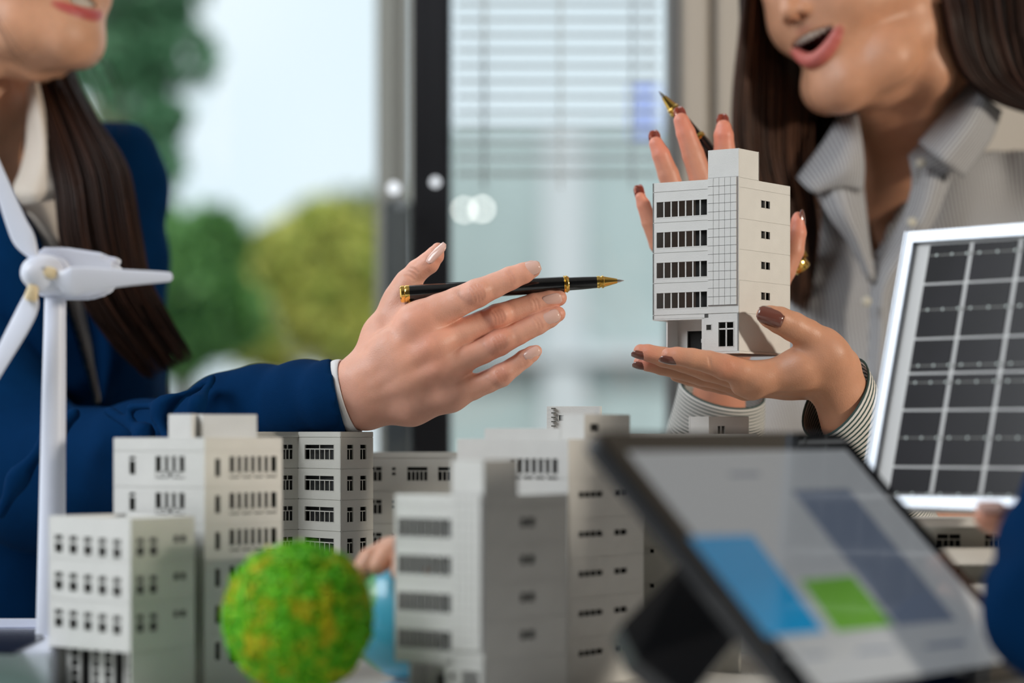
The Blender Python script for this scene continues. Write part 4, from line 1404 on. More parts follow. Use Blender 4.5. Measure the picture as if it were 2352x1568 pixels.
# --- cuff and blazer
cA = P(800, 908, 1.765)
dirA = (P(700, 925, 1.80) - P(830, 905, 1.76)).normalized()
def ring(cx, cy, Y, rx, tilt_px, ry):
    """ellipse whose visible edge runs along (tilt) in the picture plane"""
    c = P(cx, cy, Y)
    a = Vector((tilt_px[0], 0, -tilt_px[1])).normalized() * (rx * Y / F)
    b = Vector((0.25, 1, 0.0)).normalized() * (ry * Y / F)
    return (tuple(c), tuple(a), tuple(b))
loft('shirt_cuff', [ring(806, 909, 1.763, 84, (.26, 1), 68), ring(792, 911, 1.766, 86, (.24, 1), 72), ring(760, 912, 1.781, 76, (.2, 1), 62), ring(700, 917, 1.802, 70, (.1, 1), 58)], M['cuff_white'], WA, wave=0.0006)

Fz = Field((-0.82, 1.70, 0.72), (-0.10, 2.40, 1.20), 0.0030)
arm = [(860, 905, 1.752, 84), (778, 910, 1.772, 82), (700, 917, 1.802, 84), (600, 933, 1.838, 88), (520, 960, 1.85, 95), (440, 1010, 1.88, 100), (330, 1040, 1.92, 118), (200, 1080, 1.97, 140), (90, 1100, 2.0, 150)]
Fz.chain([(A3(P(x, y, Y)), r * Y / F) for x, y, Y, r in arm], .012)
Fz.chain([(A3(P(90, 1100, 2.0)), .055), (A3(P(-60, 900, 2.06)), .062), (A3(P(-190, 640, 2.12)), .062), (A3(P(-200, 480, 2.16)), .050)], .03)
# torso
Fz.ell(A3(P(70, 900, 2.17)), (.115, .10, .20), .03)
Fz.chain([(A3(P(-60, 340, 2.24)), .040), (A3(P(-200, 420, 2.20)), .060), (A3(P(-260, 560, 2.16)), .068), (A3(P(-150, 800, 2.10)), .066)], .03)
Fz.ell(A3(P(60, 1300, 2.18)), (.125, .11, .20), .03)
Fz.ell(A3(P(60, 620, 2.20)), (.10, .075, .10), .03)
Fz.chain([(A3(P(-200, 470, 2.17)), .050), (A3(P(60, 440, 2.22)), .050), (A3(P(268, 362, 2.25)), .036)], .03)
# far shoulder and hanging arm
Fz.chain([(A3(P(262, 372, 2.25)), .036), (A3(P(292, 430, 2.26)), .036), (A3(P(296, 600, 2.25)), .034), (A3(P(298, 800, 2.23)), .033), (A3(P(300, 980, 2.2)), .034), (A3(P(260, 1120, 2.12)), .036)], .018)
# folds of the sleeve
for L in ([(488, 872, 1.80, 9), (452, 930, 1.775, 11), (440, 1000, 1.775, 10)], [(470, 886, 1.81, 8), (380, 930, 1.80, 10), (300, 935, 1.83, 9)],
          [(170, 950, 1.86, 16), (120, 1000, 1.86, 16), (40, 1100, 1.86, 16), (0, 1180, 1.86, 14)], [(360, 960, 1.80, 10), (390, 1020, 1.78, 12)],
          [(250, 945, 1.86, 13), (330, 1000, 1.815, 13), (350, 1080, 1.81, 12)]):
    Fz.chain([(A3(P(x, y, Y)), r * Y / F) for x, y, Y, r in L], .016)
Fz.clip(A3(P(779, 910, 1.765)), (.976, 0, .216))
zp, zq = Fz.mesh()
nrm_in = vnoise(zp, 16, 0.7) * 0.004 + vnoise(zp, 38, 2.1) * 0.0014
zp[:, 1] += nrm_in; zp[:, 2] += nrm_in * 0.35
px_, py_ = to_px(zp)
opening = [(-120, 300), (0, 395), (95, 560), (152, 690), (205, 860), (222, 930), (231, 922), (212, 800), (182, 680), (170, 560), (150, 420), (150, 150), (-120, 150)]
qc = zp[zq].mean(1)
qx, qy = 1176 + F * qc[:, 0] / qc[:, 1], 1000 - F * (qc[:, 2] - EYE) / qc[:, 1]
cutm = in_poly(qx, qy, opening) & (qc[:, 1] < 2.19)
cuffend = (qc[:, 0] > P(786, 900, 1.77).x) 
zp2, zq2 = drop_faces(zp, zq, ~(cutm))
o = link('blazer', mesh_np('blazer', zp2, zq2), M['navy'], WA, smooth=True)
md = o.modifiers.new('thickness', 'SOLIDIFY'); md.thickness = 0.0022; md.offset = -1
# shirt under the blazer
Fs = Field((-0.60, 1.98, 0.80), (-0.22, 2.34, 1.14), 0.0035)
Fs.ell(A3(P(60, 900, 2.17)), (.100, .088, .19), .03)
Fs.ell(A3(P(50, 640, 2.18)), (.088, .070, .10), .03)
Fs.chain([(A3(P(-170, 500, 2.17)), .040), (A3(P(60, 480, 2.20)), .045), (A3(P(200, 430, 2.24)), .03)], .03)
sp_, sq_ = Fs.mesh()
n_ = vnoise(sp_, 45, 0.2) * 0.002
sp_[:, 1] += n_
qc = sp_[sq_].mean(1)
qx, qy = 1176 + F * qc[:, 0] / qc[:, 1], 1000 - F * (qc[:, 2] - EYE) / qc[:, 1]
sp2, sq2 = drop_faces(sp_, sq_, ~(in_poly(qx, qy, [(-200, 200), (-200, 480), (40, 480), (62, 340), (80, 180)]) & (qc[:, 1] < 2.2)))
link('shirt', mesh_np('shirt', sp2, sq2), M['cream'], WA, smooth=True)
# collar leaf and the placket edge
patch('shirt_collar', [[P(66, 170, 2.10), P(80, 175, 2.09), P(92, 190, 2.095)], [P(64, 250, 2.085), P(88, 255, 2.06), P(108, 265, 2.07)], [P(60, 330, 2.07), P(95, 335, 2.045), P(122, 340, 2.055)],
                 [P(45, 395, 2.05), P(90, 400, 2.03), P(129, 402, 2.04)], [P(30, 438, 2.04), P(78, 440, 2.022), P(135, 436, 2.032)], [P(50, 473, 2.04), P(85, 466, 2.026), P(122, 458, 2.034)]], M['cream'], WA, nv=24, wave=.0018, wf=70, thick=.0016)
patch('shirt_placket', [[P(52, 478, 2.045), P(78, 496, 2.04), P(104, 520, 2.05)], [P(80, 525, 2.05), P(112, 545, 2.045), P(138, 560, 2.055)],
                  [P(92, 556, 2.06), P(125, 580, 2.052), P(147, 606, 2.06)], [P(130, 650, 2.06), P(150, 660, 2.055), P(165, 670, 2.06)]], M['cream'], WA, wave=.001, thick=.0014)
patch('shirt_placket', [[P(146, 640, 2.07), P(168, 640, 2.066), P(186, 640, 2.07)], [P(165, 720, 2.065), P(182, 720, 2.062), P(196, 720, 2.068)],
                  [P(196, 820, 2.065), P(207, 818, 2.062), P(217, 815, 2.067)], [P(218, 922, 2.068), P(224, 924, 2.066), P(229, 920, 2.07)]], M['cream'], WA, wave=.001, thick=.0014)
# lapel on the near side
patch('lapel', [[P(-90, 300, 2.07), P(-40, 345, 2.05), P(2, 392, 2.048)], [P(-90, 480, 2.05), P(-10, 500, 2.032), P(62, 500, 2.035)],
                [P(-70, 640, 2.05), P(20, 640, 2.03), P(105, 585, 2.035)], [P(20, 800, 2.05), P(100, 790, 2.035), P(158, 712, 2.045)], [P(160, 930, 2.06), P(190, 925, 2.055), P(216, 915, 2.055)]], M['navy'], WA, thick=.002)
patch('lapel', [[P(182, 560, 2.08), P(215, 560, 2.07), P(250, 560, 2.085)], [P(190, 690, 2.072), P(235, 700, 2.06), P(285, 705, 2.075)],
                [P(212, 800, 2.066), P(250, 810, 2.058), P(285, 830, 2.07)], [P(232, 918, 2.06), P(240, 925, 2.062), P(248, 930, 2.07)]], M['navy'], WA, thick=.002)
# hair: a long lock over the far shoulder and the cap of the skull
hl = [P(20, -40, 2.16), P(48, 120, 2.13), P(92, 260, 2.085), P(128, 420, 2.035), P(146, 560, 2.02), P(190, 680, 2.015), P(262, 790, 2.02), P(340, 872, 2.025)]
hr = [P(130, -60, 2.18), P(160, 140, 2.13), P(222, 270, 2.085), P(292, 380, 2.06), P(318, 520, 2.045), P(338, 640, 2.04), P(382, 720, 2.04), P(446, 826, 2.035)]
sA = strands('hair', hl, hr, 900, None, None, rad=0.0009, seg=26, dep=0.020, col=(0.010, 0.005, 0.004), frizz=.0014, endvar=.30, col2=(0.045, 0.018, 0.010))
hl2 = [P(75, -60, 2.14), P(100, 120, 2.11), P(145, 260, 2.075), P(165, 420, 2.06), P(205, 560, 2.045), P(250, 680, 2.035), P(335, 815, 2.035)]
hr2 = [P(100, -60, 2.18), P(148, 140, 2.14), P(200, 290, 2.10), P(262, 400, 2.075), P(300, 540, 2.06), P(332, 680, 2.05), P(395, 800, 2.045)]
sA2 = strands('hair', hl2, hr2, 350, None, None, rad=0.0028, seg=20, dep=0.010, col=(0.009, 0.0045, 0.004), frizz=.0008, endvar=.2)
fly = strands('hair', [P(150, 120, 2.08), P(190, 200, 2.07), P(235, 300, 2.07)], [P(215, 60, 2.09), P(290, 200, 2.08), P(300, 330, 2.08)], 14, None, None, rad=0.00012, seg=12, dep=.01, col=(.03, .02, .015), frizz=.002)
fly2 = strands('hair', [P(-30, -20, 2.0), P(10, 60, 1.985), P(60, 120, 1.985), P(90, 95, 1.985)], [P(-20, 20, 2.0), P(0, 80, 1.99), P(30, 140, 1.995), P(50, 170, 1.995)], 9, None, None, rad=0.00010, seg=12, dep=.002, col=(.03, .02, .015), frizz=.001)
# scalp cap
Fc = Field((-0.66, 1.90, 1.22), (-0.30, 2.36, 1.56), 0.004)
Fc.ell(HA(-8.9, 0, 8.6), (.098, .080, .098), .0, (HA.f, HA.s, HA.u))
Fc.chain([(HA(-9.5, -7.0, 7.0), .018), (HA(-10.5, -7.3, 1.0), .014)], .01)
Fc.chain([(HA(-9.5, 7.0, 7.0), .018), (HA(-10.5, 7.0, 1.0), .02), (A3(P(110, 60, 2.15)), .02)], .01)
Fc.ell(HA(-1.2, 0, 5.4), (.052, .062, .072), .008, (HA.f, HA.s, HA.u), 'cut')
cp_, cq_ = Fc.mesh()
sc1 = scalp(HA, 1, ([P(20, -40, 2.16), P(60, 90, 2.13)], [P(120, -60, 2.20), P(140, 90, 2.15)]))
sc2 = scalp(HA, -1, ([HA(-9.5, -7.5, 0), HA(-13, -6.5, -8), HA(-15, -6.5, -18)], [HA(-16, -4, -4), HA(-17, -3.5, -12), HA(-18, -3.5, -20)]))
V_, Q_, K_ = join_np([sc1, sc2, sA, sA2, fly, fly2, (cp_, cq_, np.tile((0.012, .006, .005), (len(cp_), 1)))])
link('hair', mesh_np('hair', V_, Q_, col=K_), M['hair'], WA, smooth=True)

# ================= woman in the striped shirt =================
WB = thing('person', (0.36, 2.2, 0.0), 'person in grey pinstriped shirt with long brown hair, laughing and holding up the tower model', 'person')
# --- open palm under the model (her left hand)
Y0 = 1.745
F1 = hand_field((1420, 680), (2100, 1130), 1.80, (1.665, 1.88), 0.0009)
pB = F1
for L in ([(1745, 868, -.012, 37), (1830, 850, -.010, 42), (1905, 852, -.002, 46)],
          [(1728, 872, .006, 38), (1820, 862, .008, 42), (1905, 868, .010, 48)],
          [(1714, 880, .026, 36), (1810, 872, .026, 40), (1900, 875, .022, 46)],
          [(1708, 880, .044, 32), (1800, 872, .042, 36), (1890, 870, .034, 44)],
          [(1850, 838, -.014, 40), (1898, 812, -.012, 44), (1925, 845, 0, 52)],
          [(1905, 860, .004, 55), (1932, 905, .010, 56), (1946, 960, .016, 56), (1960, 1060, .038, 58), (1980, 1130, .068, 58)]):
    pB.chain(pts(L, Y0), 0.009)
fB = pB.like()
for L in ([(1905, 818, -.012, 44), (1885, 790, -.014, 40), (1855, 768, -.018, 35), (1822, 750, -.022, 34), (1790, 735, -.026, 31), (1768, 727, -.028, 26), (1757, 723, -.029, 20)],
          [(1745, 868, -.014, 35), (1700, 853, -.018, 31), (1665, 843, -.020, 30), (1628, 831, -.021, 26), (1590, 823, -.022, 23.5), (1555, 817, -.022, 20.5), (1536, 815, -.022, 17)],
          [(1728, 874, .006, 36), (1670, 857, .006, 30), (1625, 846, .004, 29), (1570, 830, .002, 25), (1525, 820, .000, 23), (1488, 810, -.001, 19.5), (1471, 806, -.001, 16)],
          [(1712, 882, .027, 34), (1660, 868, .025, 29), (1615, 860, .022, 27), (1560, 848, .018, 23), (1520, 840, .016, 21), (1487, 834, .014, 18), (1470, 831, .014, 14.5)],
          [(1706, 884, .044, 30), (1660, 880, .041, 25), (1625, 874, .038, 23), (1585, 866, .034, 20), (1555, 860, .032, 17)]):
    fB.chain(pts(L[:2], Y0), .0012); fB.chain(pts(L[1:], Y0), .0012)
pB.merge(fB, .006)
pB.chain(pts([(1700, 888, -.012, 20), (1725, 896, -.008, 22)], Y0), .008)
for x, y, dep in ((1668, 842, -.033), (1676, 845, -.033), (1630, 830, -.032), (1735, 862, -.034)):
    pB.chain(pts([(x - 3, y - 20, dep + .003, 2), (x + 3, y + 16, dep + .003, 2)], Y0), .0016, 'cut')
pB.chain(pts([(1870, 845, -.029, 3), (1815, 812, -.031, 3), (1800, 800, -.028, 3)], Y0), .002, 'cut')
b1p, b1q = pB.mesh()
b1c = skin_colors(b1p, (0.60, 0.295, 0.18), [(P(1530, 815, 1.723), .011, (0.74, .30, .21), .6), (P(1475, 806, 1.74), .011, (0.74, .28, .2), .6), (P(1475, 832, 1.755), .010, (0.74, .26, .2), .6), (P(1670, 843, 1.72), .01, RED_B, .4)])
# --- raised hand behind the model (her right hand)
Y0 = 1.850
F2 = hand_field((1430, 240), (1890, 1130), 1.87, (1.78, 2.0), 0.0010)
for L in ([(1600, 600, .002, 30), (1612, 700, .006, 44), (1640, 800, .012, 50)], [(1625, 590, -.002, 32), (1640, 700, .004, 46), (1650, 800, .012, 52)],
          [(1660, 590, -.002, 32), (1665, 700, .004, 46), (1660, 800, .012, 52)], [(1700, 600, .002, 30), (1695, 700, .006, 42), (1668, 800, .012, 50)],
          [(1650, 790, .012, 54), (1652, 860, .020, 52), (1650, 930, .03, 55), (1645, 1060, .05, 60), (1640, 1120, .06, 62)],
          [(1690, 780, .004, 40), (1745, 700, -.006, 36), (1775, 665, -.010, 32)]):
    F2.chain(pts(L, Y0), .010)
f2 = F2.like()
for L in ([(1600, 610, .002, 26), (1550, 610, -.008, 23), (1512, 560, -.014, 21), (1492, 510, -.018, 18.5), (1478, 470, -.021, 15.5), (1471, 453, -.022, 12)],
          [(1622, 590, -.002, 30), (1580, 510, -.008, 26), (1552, 450, -.010, 25), (1535, 400, -.012, 24), (1518, 355, -.014, 20.5), (1507, 330, -.014, 16.5)],
          [(1650, 585, -.002, 31), (1630, 490, -.006, 28), (1610, 410, -.010, 27.5), (1592, 355, -.012, 25.5), (1575, 305, -.014, 22), (1565, 277, -.015, 18)],
          [(1690, 600, .000, 30), (1680, 500, -.002, 28), (1668, 410, -.004, 27), (1664, 350, -.006, 25), (1662, 310, -.008, 22.5), (1662, 293, -.008, 18)],
          [(1770, 668, -.010, 32), (1800, 622, -.012, 27), (1822, 575, -.013, 25), (1831, 535, -.014, 21), (1833, 508, -.014, 16), (1833, 498, -.014, 12)]):
    f2.chain(pts(L[:2], Y0), .0012); f2.chain(pts(L[1:], Y0), .0012)
F2.merge(f2, .006)
b2p, b2q = F2.mesh()
b2c = skin_colors(b2p, (0.64, 0.29, 0.19), [(P(x, y, 1.836), .014, (0.80, .26, .18), .75) for x, y in ((1472, 458), (1507, 335), (1568, 285), (1662, 300), (1833, 510))])
# --- head, neck, chest
mB = P(1864, 90, 2.04)
HB = Head(mB, (-0.70, -0.62, -0.20), (-0.34, 0.02, 0.94), 1.0)
neckB = [(A3(P(2110, 40, 2.15)), .062), (A3(P(2100, 200, 2.155)), .056), (A3(P(2095, 380, 2.175)), .055), (A3(P(2080, 520, 2.21)), .058)]
FhB, lowB, upB, ffB = build_head(HB, neck=neckB, lo=(0.12, 1.95, 1.0), hi=(0.50, 2.36, 1.46), cav=1.02, cav_u=-.30, low_u=-1.75, low_curv=.235, up_u=1.05, up_curv=-.03, chin_u=-4.75, mouth_w=3.15)
FhB.chain([(A3(P(1990, 580, 2.24)), .04), (A3(P(2180, 560, 2.25)), .04)], .03)
FhB.ell(A3(P(2030, 600, 2.20)), (.055, .055, .09), .03)
hbp, hbq = FhB.mesh()
hbc = skin_colors(hbp, (0.60, 0.30, 0.18), [])
hbc = lip_color(hbp, hbc, [lowB, upB], (0.52, 0.13, 0.11), HB, (-.3, (0, 2.8, 1.0)))
Fb = Field((0.05, 1.72, 0.72), (0.66, 2.40, 1.12), 0.005)
Fb.chain([(A3(P(1645, 1080, 1.90)), .021), (A3(P(1640, 1130, 1.915)), .022), (A3(P(1645, 1200, 2.02)), .022), (A3(P(1800, 820, 2.225)), .024), (A3(P(1890, 600, 2.27)), .026), (A3(P(2080, 600, 2.27)), .04)], .015)
Fb.chain([(A3(P(1978, 1120, 1.812)), .018), (A3(P(2080, 1200, 1.87)), .020), (A3(P(2290, 1230, 1.98)), .026), (A3(P(2400, 700, 2.16)), .03), (A3(P(2200, 560, 2.25)), .04), (A3(P(2080, 600, 2.25)), .05)], .015)
fbp, fbq = Fb.mesh()
V_, Q_, K_ = join_np([(b1p, b1q, b1c), (b2p, b2q, b2c), (hbp, hbq, hbc), (fbp, fbq, np.tile((0.56, 0.28, 0.18), (len(fbp), 1)))])
link('body', mesh_np('body', V_, Q_, col=K_), M['skin'], WB, smooth=True)
eyes(HB, WB)
teeth(HB, ffB, WB, .42, 1.0, 10, back=.18, width=.62)
teeth(HB, ffB, WB, -1.30, .45, 6, back=.75, width=.5)
Ft = Field(HB.o - .03, HB.o + .03, 0.001)
Ft.ell(HB(-2.0, 0, -1.15), (.016, .014, .0045), .0, (HB.f, HB.s, HB.u))
tp, tq = Ft.mesh()
link('tongue', mesh_np('tongue', tp, tq), M['mouth'], WB, smooth=True)
# nails
nail(P(1768, 729, 1.716), Vector((-1, -0.10, 0.36)), Vector((-0.10, -1, 0.12)), .019, .0155, 26 * 1.72 / F, M['nail_brown'], WB, 'brown polished thumbnail')
nail(P(1540, 818, 1.723), Vector((-1, 0, 0.05)), Vector((0.0, -0.45, -1)), .015, .012, 18.5 * 1.72 / F, M['nail_brown'], WB)
nail(P(1475, 808, 1.744), Vector((-1, 0, 0.1)), Vector((0.0, -0.5, -1)), .014, .012, 17.5 * 1.74 / F, M['nail_brown'], WB)
nail(P(1475, 833, 1.759), Vector((-1, 0, 0.05)), Vector((0.0, -0.5, -1)), .013, .011, 16 * 1.75 / F, M['nail_brown'], WB)
M['nail_red'] = mat('rust_nail_polish', (0.30, 0.055, 0.03), 0.25, coat=0.6)
for (x, y, dy, r), ax in (((1471, 452, -.022, 13), (-.25, 0, 1)), ((1505, 326, -.014, 17), (-.2, 0, 1)), ((1564, 272, -.015, 18), (-.3, 0, 1)), ((1661, 288, -.008, 18.5), (-.1, 0, 1))):
    nail(P(x, y, 1.85 + dy), Vector(ax), Vector((0.1, 1, 0.35)), .017, .011, r * 1.85 / F, M['nail_red'], WB)
nail(P(1833, 508, 1.836), Vector((0.05, 0, 1)), Vector((1, -0.15, 0.0)), .016, .012, 16 * 1.84 / F, M['nail_brown'], WB)
# --- her pen
pB_a, pB_b = P(1846, 620, 1.872), P(1513, 209, 1.858)
penB = pen('pen', pB_a, pB_b, 'black and gold pen behind the tower model, its tip rising above the raised fingers')
lathe('clip', P(1838, 560, 1.868), P(1850, 590, 1.868), [(0, .001), (1, .002)], M['gold'], penB, 12)

# --- shirt B
Fs = Field((0.06, 1.94, 0.72), (0.72, 2.44, 1.16), 0.0032)
Fs.ell(A3(P(2130, 900, 2.23)), (.125, .115, .24), .03)
Fs.ell(A3(P(2120, 1350, 2.22)), (.13, .11, .20), .03)
Fs.ell(A3(P(2080, 640, 2.215)), (.108, .092, .13), .03)
Fs.chain([(A3(P(1890, 560, 2.27)), .042), (A3(P(2080, 430, 2.26)), .055), (A3(P(2380, 470, 2.22)), .060)], .03)
Fs.chain([(A3(P(2215, 300, 2.21)), .042), (A3(P(2380, 390, 2.18)), .058), (A3(P(2400, 480, 2.18)), .06)], .03)
Fs.chain([(A3(P(1930, 500, 2.19)), .032), (A3(P(1905, 700, 2.17)), .045), (A3(P(1940, 950, 2.18)), .07)], .02)
Fs.chain([(A3(P(2200, 480, 2.17)), .045), (A3(P(2300, 700, 2.15)), .06)], .03)
Fs.chain([(A3(P(1885, 560, 2.27)), .040), (A3(P(1800, 800, 2.22)), .042), (A3(P(1640, 1230, 2.03)), .045)], .02)
Fs.chain([(A3(P(2400, 480, 2.20)), .060), (A3(P(2400, 800, 2.12)), .055), (A3(P(2290, 1240, 1.98)), .050)], .02)
Fs.chain([(A3(P(2290, 1240, 1.98)), .050), (A3(P(2080, 1180, 1.86)), .040)], .02)
Fs.chain([(A3(P(2250, 290, 2.20)), .034), (A3(P(2330, 310, 2.18)), .046), (A3(P(2430, 380, 2.17)), .058)], .02)
Fs.chain([(A3(P(2225, 290, 2.19)), .036), (A3(P(2190, 420, 2.155)), .034), (A3(P(2170, 560, 2.15)), .04)], .02)
sp_, sq_ = Fs.mesh()
n_ = vnoise(sp_, 18, 1.2) * 0.004 + vnoise(sp_, 42, 0.2) * 0.0012
sp_[:, 1] += n_; sp_[:, 0] += n_ * .4
vneck = [(1955, 230), (1972, 380), (1984, 500), (2003, 612), (2040, 520), (2092, 430), (2084, 370), (2110, 320), (2225, 185), (2225, 100), (1955, 100)]
qc = sp_[sq_].mean(1)
qx, qy = 1176 + F * qc[:, 0] / qc[:, 1], 1000 - F * (qc[:, 2] - EYE) / qc[:, 1]
sp2, sq2 = drop_faces(sp_, sq_, ~(in_poly(qx, qy, vneck) & (qc[:, 1] < 2.2)))
uv = np.stack([sp2[:, 0] + 0.10 * (sp2[:, 2] - 1.0) + 0.25 * (sp2[:, 1] - 2.1), sp2[:, 2]], 1)
o = link('shirt', mesh_np('shirt', sp2, sq2, uv=uv), M['stripe'], WB, smooth=True)
md = o.modifiers.new('thickness', 'SOLIDIFY'); md.thickness = 0.0015; md.offset = -1
YC = 2.10
patch('shirt_collar', [[P(1958, 205, 2.13), P(1975, 290, 2.09), P(1985, 375, 2.075), P(1984, 440, 2.075)],
                 [P(1905, 305, 2.11), P(1928, 350, 2.075), P(1940, 390, 2.065), P(1932, 430, 2.07)],
                 [P(1830, 409, 2.10), P(1845, 425, 2.08), P(1860, 438, 2.075), P(1872, 444, 2.075)]], M['stripe'], WB, uvdir=1, wave=.0015, thick=.0018)
patch('shirt_placket', [[P(1872, 440, 2.085), P(1925, 425, 2.072), P(1980, 400, 2.085)], [P(1905, 500, 2.08), P(1945, 490, 2.068), P(1988, 480, 2.085)],
                  [P(1950, 560, 2.085), P(1972, 555, 2.075), P(1995, 548, 2.088)], [P(1996, 650, 2.09), P(2003, 645, 2.085), P(2010, 640, 2.09)]], M['stripe'], WB, uvdir=0, wave=.002, thick=.0018)
patch('shirt_collar', [[P(2228, 187, 2.10), P(2262, 220, 2.075), P(2300, 255, 2.09)], [P(2170, 255, 2.085), P(2222, 290, 2.058), P(2275, 322, 2.08)],
                 [P(2109, 326, 2.075), P(2160, 368, 2.055), P(2213, 409, 2.07)]], M['stripe'], WB, uvdir=0, wave=.001, thick=.002)
patch('collar_stand', [[P(2225, 190, 2.13), P(2240, 230, 2.10), P(2262, 300, 2.09)], [P(2140, 300, 2.10), P(2165, 340, 2.085), P(2195, 390, 2.085)],
                  [P(2086, 358, 2.09), P(2092, 385, 2.082), P(2100, 420, 2.085)]], M['stripe'], WB, uvdir=0, thick=.0018)
patch('shirt_placket', [[P(2096, 372, 2.09), P(2150, 390, 2.078), P(2185, 410, 2.088)], [P(2090, 450, 2.088), P(2128, 480, 2.076), P(2150, 500, 2.086)],
                  [P(2050, 540, 2.092), P(2082, 570, 2.078), P(2096, 590, 2.088)], [P(2004, 620, 2.095), P(2030, 660, 2.08), P(2048, 680, 2.09)],
                  [P(1998, 760, 2.09), P(2024, 770, 2.08), P(2045, 780, 2.09)], [P(1990, 900, 2.09), P(2016, 905, 2.08), P(2038, 910, 2.09)]], M['stripe'], WB, uvdir=0, wave=.001, thick=.0018)
for x, y in ((2116, 373), (2095, 510), (1991, 692)):
    c = P(x, y, 2.068)
    lathe('button', c, c + Vector((0, .003, 0)), [(0, 0), (0, .0026), (.2, .0032), (.5, .0042), (1, .0042), (1, 0)], M['button'], WB, 20)
# cuffs
def ring3(cx, cy, Y, a, b):
    return (tuple(P(cx, cy, Y)), a, b)
def v3(px, py, dy, Y=1.76): return (px * Y / F, dy, -py * Y / F)
loft('shirt_cuff', [ring3(1918, 912, 1.765, v3(62, -88, 0.006), v3(34, 28, -.030)), ring3(1940, 958, 1.775, v3(66, -76, .004), v3(36, 32, -.032)),
              ring3(1968, 1020, 1.79, v3(70, -62, 0), v3(36, 38, -.034)), ring3(2010, 1110, 1.82, v3(74, -50, 0), v3(36, 40, -.036)), ring3(2060, 1200, 1.86, v3(80, -40, 0), v3(40, 46, -.036))],
     M['stripe_cuff'], WB, wave=.0010, wf=60, thick=.0014)
loft('shirt_cuff', [ring3(1660, 892, 1.885, v3(97, 14, 0.004, 1.88), v3(4, 44, -.032, 1.88)), ring3(1652, 950, 1.90, v3(104, 14, .004, 1.88), v3(4, 42, -.034, 1.88)),
              ring3(1640, 1020, 1.92, v3(112, 12, 0, 1.88), v3(4, 42, -.036, 1.88)), ring3(1630, 1130, 1.96, v3(118, 10, 0, 1.88), v3(4, 46, -.036, 1.88)), ring3(1625, 1220, 2.0, v3(120, 10, 0, 1.9), v3(4, 50, -.036, 1.9))],
     M['stripe_cuff'], WB, wave=.0012, wf=60, thick=.0014)
# dark skirt below the shirt, between the two sleeves
Fk = Field((0.14, 2.02, 0.55), (0.60, 2.40, 0.95), 0.005)
Fk.ell(A3(P(1990, 1450, 2.18)), (.145, .12, .17), 0)
kp, kq = Fk.mesh()
link('skirt', mesh_np('skirt', kp, kq), M['skirt'], WB, smooth=True)
# hair B
sets = []
sets.append(strands('h', [P(1712, -60, 2.08), P(1700, 80, 2.08), P(1688, 220, 2.08), P(1694, 360, 2.085), P(1740, 520, 2.09), P(1800, 680, 2.10)],
                    [P(1850, -60, 2.20), P(1850, 80, 2.20), P(1868, 220, 2.17), P(1862, 380, 2.14), P(1880, 520, 2.13), P(1850, 720, 2.13)], 900, None, None, rad=.0013, seg=24, dep=.022,
                    col=(0.016, 0.007, 0.005), col2=(0.10, 0.045, 0.025), frizz=.0015))
sets.append(strands('h', [P(1800, -60, 2.20), P(1810, 80, 2.20), P(1840, 220, 2.19), P(1850, 380, 2.16), P(1866, 520, 2.15)],
                    [P(2000, -60, 2.24), P(1990, 80, 2.24), P(1965, 200, 2.22), P(1960, 280, 2.19), P(1900, 420, 2.16)], 400, None, None, rad=.0022, seg=18, dep=.012,
                    col=(0.010, 0.005, 0.004), frizz=.001))
sets.append(strands('h', [P(2150, -80, 2.05), P(2172, 20, 2.04), P(2190, 110, 2.045), P(2225, 185, 2.055), P(2290, 230, 2.06), P(2400, 270, 2.07)],
                    [P(2420, -160, 2.15), P(2440, -40, 2.13), P(2440, 60, 2.11), P(2450, 140, 2.10), P(2470, 200, 2.09), P(2500, 240, 2.08)], 900, None, None, rad=.0016, seg=22, dep=.02,
                    col=(0.011, 0.0055, 0.0045), col2=(0.05, 0.025, 0.018), frizz=.0014))
sets.append(strands('h', [P(2170, -80, 2.12), P(2195, 60, 2.11), P(2240, 170, 2.10), P(2330, 225, 2.10)],
                    [P(2360, -120, 2.16), P(2380, 20, 2.15), P(2390, 120, 2.14), P(2400, 190, 2.13)], 300, None, None, rad=.004, seg=14, dep=.012, col=(0.008, 0.004, 0.0035), frizz=.001))
Fc = Field((0.10, 1.90, 1.20), (0.54, 2.46, 1.56), 0.004)
Fc.ell(HB(-9.0, 0, 8.6), (.098, .082, .098), .0, (HB.f, HB.s, HB.u))
Fc.ell(HB(-1.2, 0, 4.6), (.062, .066, .085), .008, (HB.f, HB.s, HB.u), 'cut')
cp_, cq_ = Fc.mesh()
sets.append((cp_, cq_, np.tile((0.012, .006, .005), (len(cp_), 1))))
sets.append(scalp(HB, 1, ([HB(-9.4, 8.0, 1.0), P(2215, 90, 2.06)], [P(2400, -60, 2.16), P(2430, 60, 2.12)])))
sets.append(scalp(HB, -1, ([P(1712, -60, 2.09), P(1702, 80, 2.09)], [P(1850, -60, 2.21), P(1850, 80, 2.20)])))
V_, Q_, K_ = join_np(sets)
link('hair', mesh_np('hair', V_, Q_, col=K_), M['hair'], WB, smooth=True)
